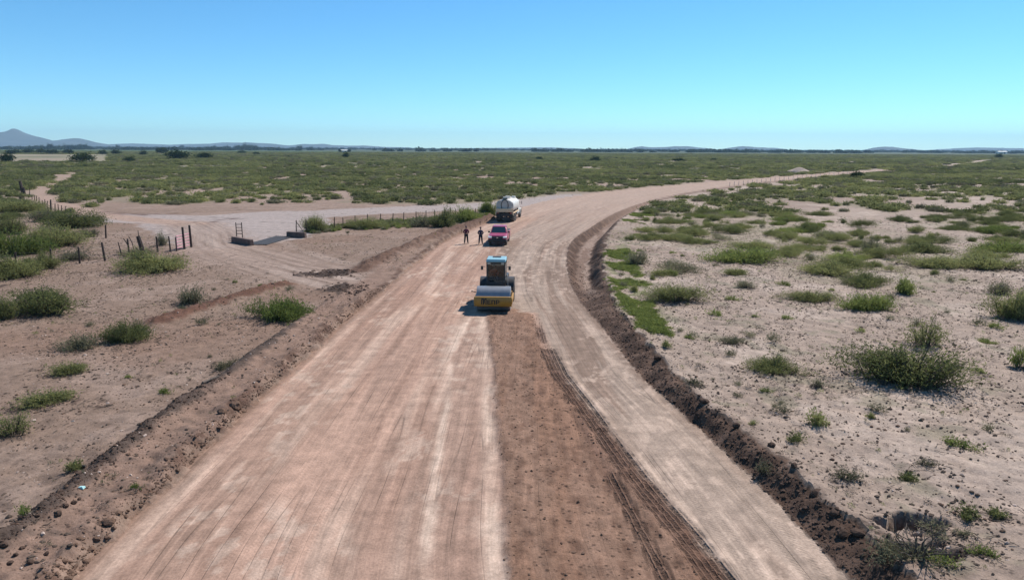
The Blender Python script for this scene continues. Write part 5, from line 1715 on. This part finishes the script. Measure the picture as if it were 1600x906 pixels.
    bf = MB(); bf.box((0, 8.2, .68), (2.1, .14, .26)); bf.build('front_bumper', M['rim'], root, bevel=.02)


tanker()

# ------------------------------------------------------------------ fences, gate, cattle guard
def post(parent, foot, top, r, name='post', material=None):
    mb = MB(); foot, top = Vector(foot), Vector(top)
    mid_ = foot.lerp(top, .5) + Vector((random.uniform(-.02, .02), random.uniform(-.02, .02), 0))
    mb.cyl(foot - Vector((0, 0, .15)), mid_, r * 1.1, r, n=7, caps=False); mb.cyl(mid_, top, r, r * .85, n=7)
    return mb.build(name, material or M['wood'], parent)


def foot_top(fx_, fy_, tx_, ty_, z0=.05):
    p = P(fx_, fy_, z0); z = Z(p.x, p.y); p.z = z
    t = at_dist(tx_, ty_, p.y)
    return p, t


def fence(name, label, posts, r, wires=4, group=None, wire_r=.010):
    p0 = P(posts[0][0], posts[0][1], .05)
    root = empty(name, (0, 0, 0), 0, label, 'fence', group)
    tops = []
    for a in posts:
        f_, t_ = foot_top(*a[:4]); rr = a[4] if len(a) > 4 else r
        t_.z = max(t_.z, f_.z + .5)
        post(root, f_, t_, rr)
        tops.append((f_, t_))
    if wires:
        for k in range(wires):
            s = .22 + .70 * k / max(1, wires - 1)
            mb = MB()
            for (f0, t0), (f1, t1) in zip(tops[:-1], tops[1:]):
                h0, h1 = min(t0.z - f0.z, 1.3), min(t1.z - f1.z, 1.3)
                a = f0.lerp(t0, s * h0 / max(.1, t0.z - f0.z)); b = f1.lerp(t1, s * h1 / max(.1, t1.z - f1.z)); m_ = a.lerp(b, .5) - Vector((0, 0, .03))
                mb.cyl(a, m_, wire_r, n=4, caps=False); mb.cyl(m_, b, wire_r, n=4, caps=False)
            mb.build('wire', M['wire'], root)
    return root


fence('wire_fence', 'barbed wire fence on thin dark posts from the cattle guard towards the tanker',
      [(463, 362, 463, 344), (478, 363, 478, 342), (522.5, 359.5, 522.5, 339), (536, 355, 535.6, 340), (554.7, 355, 554.7, 337), (574, 351.5, 574, 334.5), (594.7, 351, 594.7, 334), (613.5, 351, 614.3, 333.5),
       (631, 350, 631, 332), (650, 348.5, 650, 330.5), (665.5, 348, 665.7, 329), (679, 345, 679, 328), (695, 343, 695, 326.6), (704, 343, 704, 324), (712, 341.5, 712, 327), (724, 340.5, 724, 324), (743, 339.7, 743, 326), (757, 338.5, 757, 328)], .055)
fence('wire_fence', 'old wire fence of uneven posts with forked and leaning ones beside the pink gate',
      [(25, 412, 24, 394), (79, 418, 79, 389, .07), (124.5, 412, 122.5, 386), (164.5, 408, 159, 378.5, .09), (189.5, 398, 184.5, 378.5, .05), (202, 397, 199, 373, .075), (221, 400, 215.5, 360, .035), (225.8, 399.8, 215.5, 369, .2),
       (246.5, 393.8, 244, 369.5, .08), (266.5, 393.6, 263.5, 369, .07), (276, 392.5, 274, 371, .05)], .07)
fk = [foot_top(200.3, 383, 193.2, 372.8), foot_top(209.5, 389.5, 200.8, 368.8)]
for (f_, t_), lab in zip(fk, ('forked stub of an old post', 'crooked bare branch leaning at the old fence')):
    pass
br = MB(); a0, a1 = foot_top(202, 397, 199, 373); b0 = a0.lerp(a1, .55); t_ = at_dist(193.2, 372.8, a0.y)
br.cyl(b0, t_, .05, .04, n=6); br.build('fork', M['wood'], [o for o in COL.objects if o.get('label', '').startswith('old wire fence')][0])
f_, t_ = fk[1]; st_ = MB(); md_ = f_.lerp(t_, .5) + Vector((.06, 0, .05)); st_.cyl(f_ - Vector((0, 0, .1)), md_, .05, .04, n=6); st_.cyl(md_, t_, .04, .025, n=6)
tag(st_.build('branch', M['wood']), 'crooked bare branch stuck upright beside the thick leaning post', 'branch')
fence('wire_fence', 'crowded stake fence curving away beside the two-track path',
      [(165.5, 372.5, 165, 351.5, .08), (111, 338, 110.5, 327, .09), (102, 332, 102, 322), (96, 331, 96, 321), (91, 331, 90.5, 319), (86, 330, 86, 318), (79.5, 330, 79, 312, .11), (74, 327, 74, 314), (70, 326, 70, 311.5), (66, 321, 66, 313),
       (61, 316, 61, 308), (57, 314, 57, 306), (54, 313, 53.5, 305), (50, 312, 50, 304.5), (46, 308, 46.5, 293), (36, 303, 31, 283, .3), (39, 303, 37, 293, .18)], .06, wires=3)

# pink tube gate with two dark posts
gl_, glt = foot_top(276.5, 392, 276.5, 376); gr_, grt = foot_top(297.5, 388, 297.5, 362)
gr_ = Vector((gl_.x + .02, gl_.y + 2.9, Z(gl_.x + .02, gl_.y + 2.9)))
M['pinkpaint'] = mat('faded_pink_paint', (0.50, 0.22, 0.26), .6, vary=.2, dust=.2)
gt = empty('tube_gate', gl_, 0, 'faded pink tube gate standing open between two tall dark posts', 'gate')
dvec = gr_ - gl_
for i in range(5):
    z_ = .25 + i * .27
    mb = MB(); mb.cyl(Vector((0, 0, z_)), dvec + Vector((0, 0, z_)), .05, n=8); mb.build('rail', M['pinkpaint'], gt)
for k in (0.02, .5, .98):
    mb = MB(); mb.cyl(dvec * k + Vector((.03, -.03, .2)), dvec * k + Vector((.03, -.03, 1.36)), .03, n=8); mb.build('upright', M['pinkpaint'], gt)
for k, h in ((.42, 2.05), (.90, 2.1)):
    q = dvec * k; mb = MB(); mb.cyl(q + Vector((.08, .1, -.2)), q + Vector((.06, .1, h)), .11, .10, n=9); mb.build('gate_post', M['wood'], gt)

# cattle guard: kerbs, grid bars, ladder frame
M['rustconc'] = mat('stained_concrete', (0.135, 0.085, 0.068), .9, vary=.3, scale=3, bump=.3)
M['steel_old'] = mat('old_steel', (0.055, 0.056, 0.066), .6, .3, vary=.2)
M['darkvoid'] = mat('pit_soil', (0.016, 0.013, 0.012), .95)  # near-black sheet: shade of the hollow under the grid bars, as colour
k1a, k1b = P(364, 377, .1), P(394, 382.5, .1); k2a, k2b = P(449, 369, .1), P(478, 370.5, .1)
cg = empty('cattle_guard', (P(420, 376).x, P(420, 376).y, 0.02), 0, 'cattle guard with two brown kerbs, steel grid and a ladder-like end frame', 'cattle guard')
org = Vector(cg.location)


def kerb(a, b, h=.62, w=.42):
    a, b = Vector(a), Vector(b); d = (b - a); d.z = 0; L = d.length; ang = math.atan2(d.y, d.x)
    mb = MB(); mb.box((a + b) / 2 - org + Vector((0, 0, h / 2 - .12)), (L, w, h), taper=(.97, .85), rot=Matrix.Rotation(ang, 3, 'Z'))
    return mb.build('kerb', M['rustconc'], cg, bevel=.03)


kerb(k1a, k1b); kerb(k2a, k2b)
s0, s1 = (k1b + Vector((.35, .55, 0))) - org, (k2a + Vector((-.2, .25, 0))) - org
s0.z = s1.z = .05
nv = Vector((-(s1 - s0).y, (s1 - s0).x, 0)).normalized()
mb = MB(); c_ = (s0 + s1) / 2 + nv * .1; ang = math.atan2((s1 - s0).y, (s1 - s0).x)
mb.box(c_ + Vector((0, 0, -.035)), ((s1 - s0).length, 2.0, .03), rot=Matrix.Rotation(ang, 3, 'Z')); mb.build('sump', M['darkvoid'], cg)
for i in range(9):
    o_ = nv * (-.85 + i * .24)
    mb = MB(); mb.cyl(s0 + o_, s1 + o_, .035, n=8); mb.build('grid_bar', M['steel_old'], cg)
la, lb = P(370, 371, .3) - org, P(379, 371, .3) - org
la.z = lb.z = .05
for q in (la, lb):
    mb = MB(); mb.box(q + Vector((0, 0, .85)), (.07, .07, 1.85)); mb.build('ladder_upright', M['wood'], cg)
for i in range(4):
    z_ = .62 + i * .32
    mb = MB(); mb.box((la + lb) / 2 + Vector((0, 0, z_)), ((lb - la).length, .05, .06)); mb.build('ladder_rung', M['wood'], cg)
bq = P(463, 363, .1) - org; bq.z = .4
f1 = P(474, 362, .1) - org; f1.z = .1
mb = MB(); mb.cyl(bq + Vector((0, 0, .95)), f1, .035, n=6); mb.build('brace', M['wood'], cg)

# far fence of pale pickets along the road
M['palepost'] = mat('pale_post', (0.50, 0.42, 0.36), .8)
ff = empty('picket_fence', (0, 0, 0), 0, 'line of short pale posts along the far stretch of road', 'fence')
for i in range(27):
    t = i / 26; px = 1140 + t * 184
    yy = np.interp(px, [1140, 1200, 1250, 1324], [290.5, 284.0, 278.5, 271.5])
    q = P(px, yy + .4); h = 1.5
    mb = MB(); z_ = Z(q.x, q.y); mb.cyl((q.x, q.y, z_ - .1), (q.x, q.y, z_ + h * .72), .07, .06, n=5); mb.build('post', M['palepost'], ff)

# ------------------------------------------------------------------ trees far out
TREE = []
for i in range(4):
    g = np.random.default_rng(800 + i)
    v, f, t, sv, sf = shrub_arrays(800 + i, 1.0, 1.25, 70, 26, .16, .045, jit=.13, t0=.45, lobes=8, up=.2)
    v[:, 2] += .22
    cr = np_mesh('crown', v, f, [M['leaf_tree']], tint=t)
    mb = MB(); mb.cyl((0, 0, -.05), (.02, 0, .45), .07, .045, n=8, caps=False)
    for k in range(6):
        a = k * 1.05 + i; mb.cyl((.02, 0, .4), (.45 * math.cos(a), .45 * math.sin(a), .95), .035, .012, n=5, caps=False)
    o = mb.build('trunk', M['bark']); tr = o.data; bpy.data.objects.remove(o)
    TREE.append((cr, tr))


def tree(px, py, wp, hp, label, group=None, Y=None):
    p = P(px, py) if Y is None else None
    if Y is not None: p = at_dist(px, py, Y); p.z = 0
    s = px_per_m(p); w = wp / s; h = hp / s
    e = empty('tree', (p.x, p.y, Z(p.x, p.y) - .1), random.uniform(0, 6.28), label, 'tree', group)
    e.scale = (w / 1.9, w / 1.9, h / 1.42)
    cr, tr = random.choice(TREE)
    link('crown', cr, e); link('trunk', tr, e)


tree(130, 254, 36, 17, 'wide dark round tree at the edge of the dry straw field')
tree(14, 254.5, 26, 16, 'thin spreading tree alone on the dry straw field')
tree(201, 253, 19, 9, 'low dark bushy tree beyond the two-track path')
tree(275, 250, 44, 16, 'broad dark tree clump, largest beyond the green scrub')
tree(318, 249, 24, 13, 'dark tree right beside the broad clump')
tree(252, 241, 18, 13, 'taller tree rising behind the broad dark clump')
tree(541, 247.5, 12, 10, 'small dark tree standing in front of the distant pale shed')
for a in [(183, 242, 16, 9), (160, 242, 13, 8), (225, 243, 14, 8), (108, 241, 16, 9), (80, 241, 20, 9), (45, 240, 18, 8), (64, 240, 15, 8), (20, 241, 22, 9), (378, 240.5, 14, 6), (400, 242, 10, 5), (450, 247, 7, 4)]:
    tree(*a, 'grey green tree beyond the dry straw field', 'trees beyond the straw field')
for a in [(50, 233.6, 14, 6), (62, 234, 14, 7), (79, 234, 11, 10), (92, 233.8, 13, 7), (103, 233.8, 13, 8), (113, 233.8, 13, 8), (122, 233.8, 12, 8), (131, 233.9, 16, 9), (140, 233.8, 10, 6)]:
    tree(*a, 'dark tree in the long grove below the blue mountain', 'grove below the mountain')
for a in [(336, 234.4, 10, 7), (345, 234.3, 9, 6), (355, 234.3, 12, 7), (373, 234.6, 14, 9), (386, 234.6, 16, 10), (397, 234.6, 12, 9), (418, 234.7, 13, 6), (435, 234.6, 7, 5), (467, 234.7, 13, 7), (486, 234.8, 9, 6), (185, 233.5, 8, 7), (284, 233, 8, 7)]:
    tree(*a, 'dark tree in a clump at the far end of the plain', 'tree clumps at the far end of the plain')
for a in [(531, 238.5, 6, 6), (545, 238.5, 6, 6), (585, 235.6, 7, 4)]:
    tree(*a, 'small dark tree around the distant pale shed', 'trees around the distant shed')
for a in [(842, 251, 11, 7), (931, 253, 19, 9), (1060, 253.5, 16, 7), (1115, 252, 10, 5)]:
    tree(*a, 'lone round dark bush tree standing out of the green plain', 'lone bush trees on the plain')
tree(1559, 247.5, 12, 8, 'dark tree at the top of the distant road cut')
tree(1340, 278, 24, 11, 'dark bushy tree at the end of the pale picket line')

# far woodland along the horizon
g = np.random.default_rng(850)
n = 2600
wy = g.uniform(2100, 6500, n); wx = (g.random(n) * 2 - 1) * .85 * wy
far_t = [proto('f', 860 + i, 1.0, 1.1, 30, 12, .42, .13, 'leaf_tree', jit=.16, t0=.3, lobes=7) for i in range(3)]
keep = fbm(wx * .0015, wy * .0012, 3, 851) > .40
ws_ = g.uniform(9, 20, n)
instancer('far_woodland', far_t, np.stack([wx, wy, wx * 0 - .3], 1)[keep], g.random(keep.sum()) * 6.28,
          np.stack([ws_, ws_, g.uniform(4.5, 10, n)], 1)[keep], g.integers(0, 3, keep.sum()))

# heap of pale soil beside the far road
mb = MB(); rings = []
for k, (rr, zz) in enumerate(((1.0, -.1), (.93, .25), (.7, .85), (.45, 1.45), (.2, 1.9), (.03, 2.05))):
    rings.append([(math.cos(t) * 5.2 * rr * random.uniform(.88, 1.12), math.sin(t) * 4.2 * rr * random.uniform(.88, 1.12), zz * random.uniform(.9, 1.08)) for t in [2 * math.pi * i / 18 for i in range(18)]])
mb.loft(rings)
M['heap'] = mat('pale_soil_heap', (.36, .28, .23), .95, vary=.2, scale=2, bump=.4, spec=.1)
o = mb.build('soil_heap', M['heap']); o.location = (MOUND.x, MOUND.y, Z(MOUND.x, MOUND.y))
tag(o, 'pale conical soil heap beside the far stretch of road', 'soil heap')

# two pale sheds
def shed(px, py, w, d_, h, label, Y):
    q = at_dist(px, py, Y); q.z = 0
    root = empty('shed', (q.x, q.y, 0), random.uniform(-.3, .3), label, 'building')
    mb = MB(); mb.box((0, 0, h / 2), (w, d_, h)); wl = mb.build('wall', M['white'], root)
    mb = MB(); mb.prism_x([(-d_ / 2 - .4, h), (d_ / 2 + .4, h), (0, h + d_ * .22)], -w / 2 - .4, w / 2 + .4); mb.build('roof', M['cap_white'], root)
    mb = MB(); mb.box((w * .2, -d_ / 2 - .02, h * .4), (w * .2, .06, h * .8)); mb.build('door', M['chassis'], wl)


shed(538, 237.5, 14, 8, 4, 'pale metal shed among small trees far across the plain', 1500)
shed(1565, 237.6, 30, 12, 6, 'long white shed on the horizon near the distant road cut', 2250)
shed(1240, 236.2, 12, 8, 5, 'small white shed on the horizon beyond the pale soil heap', 2250)
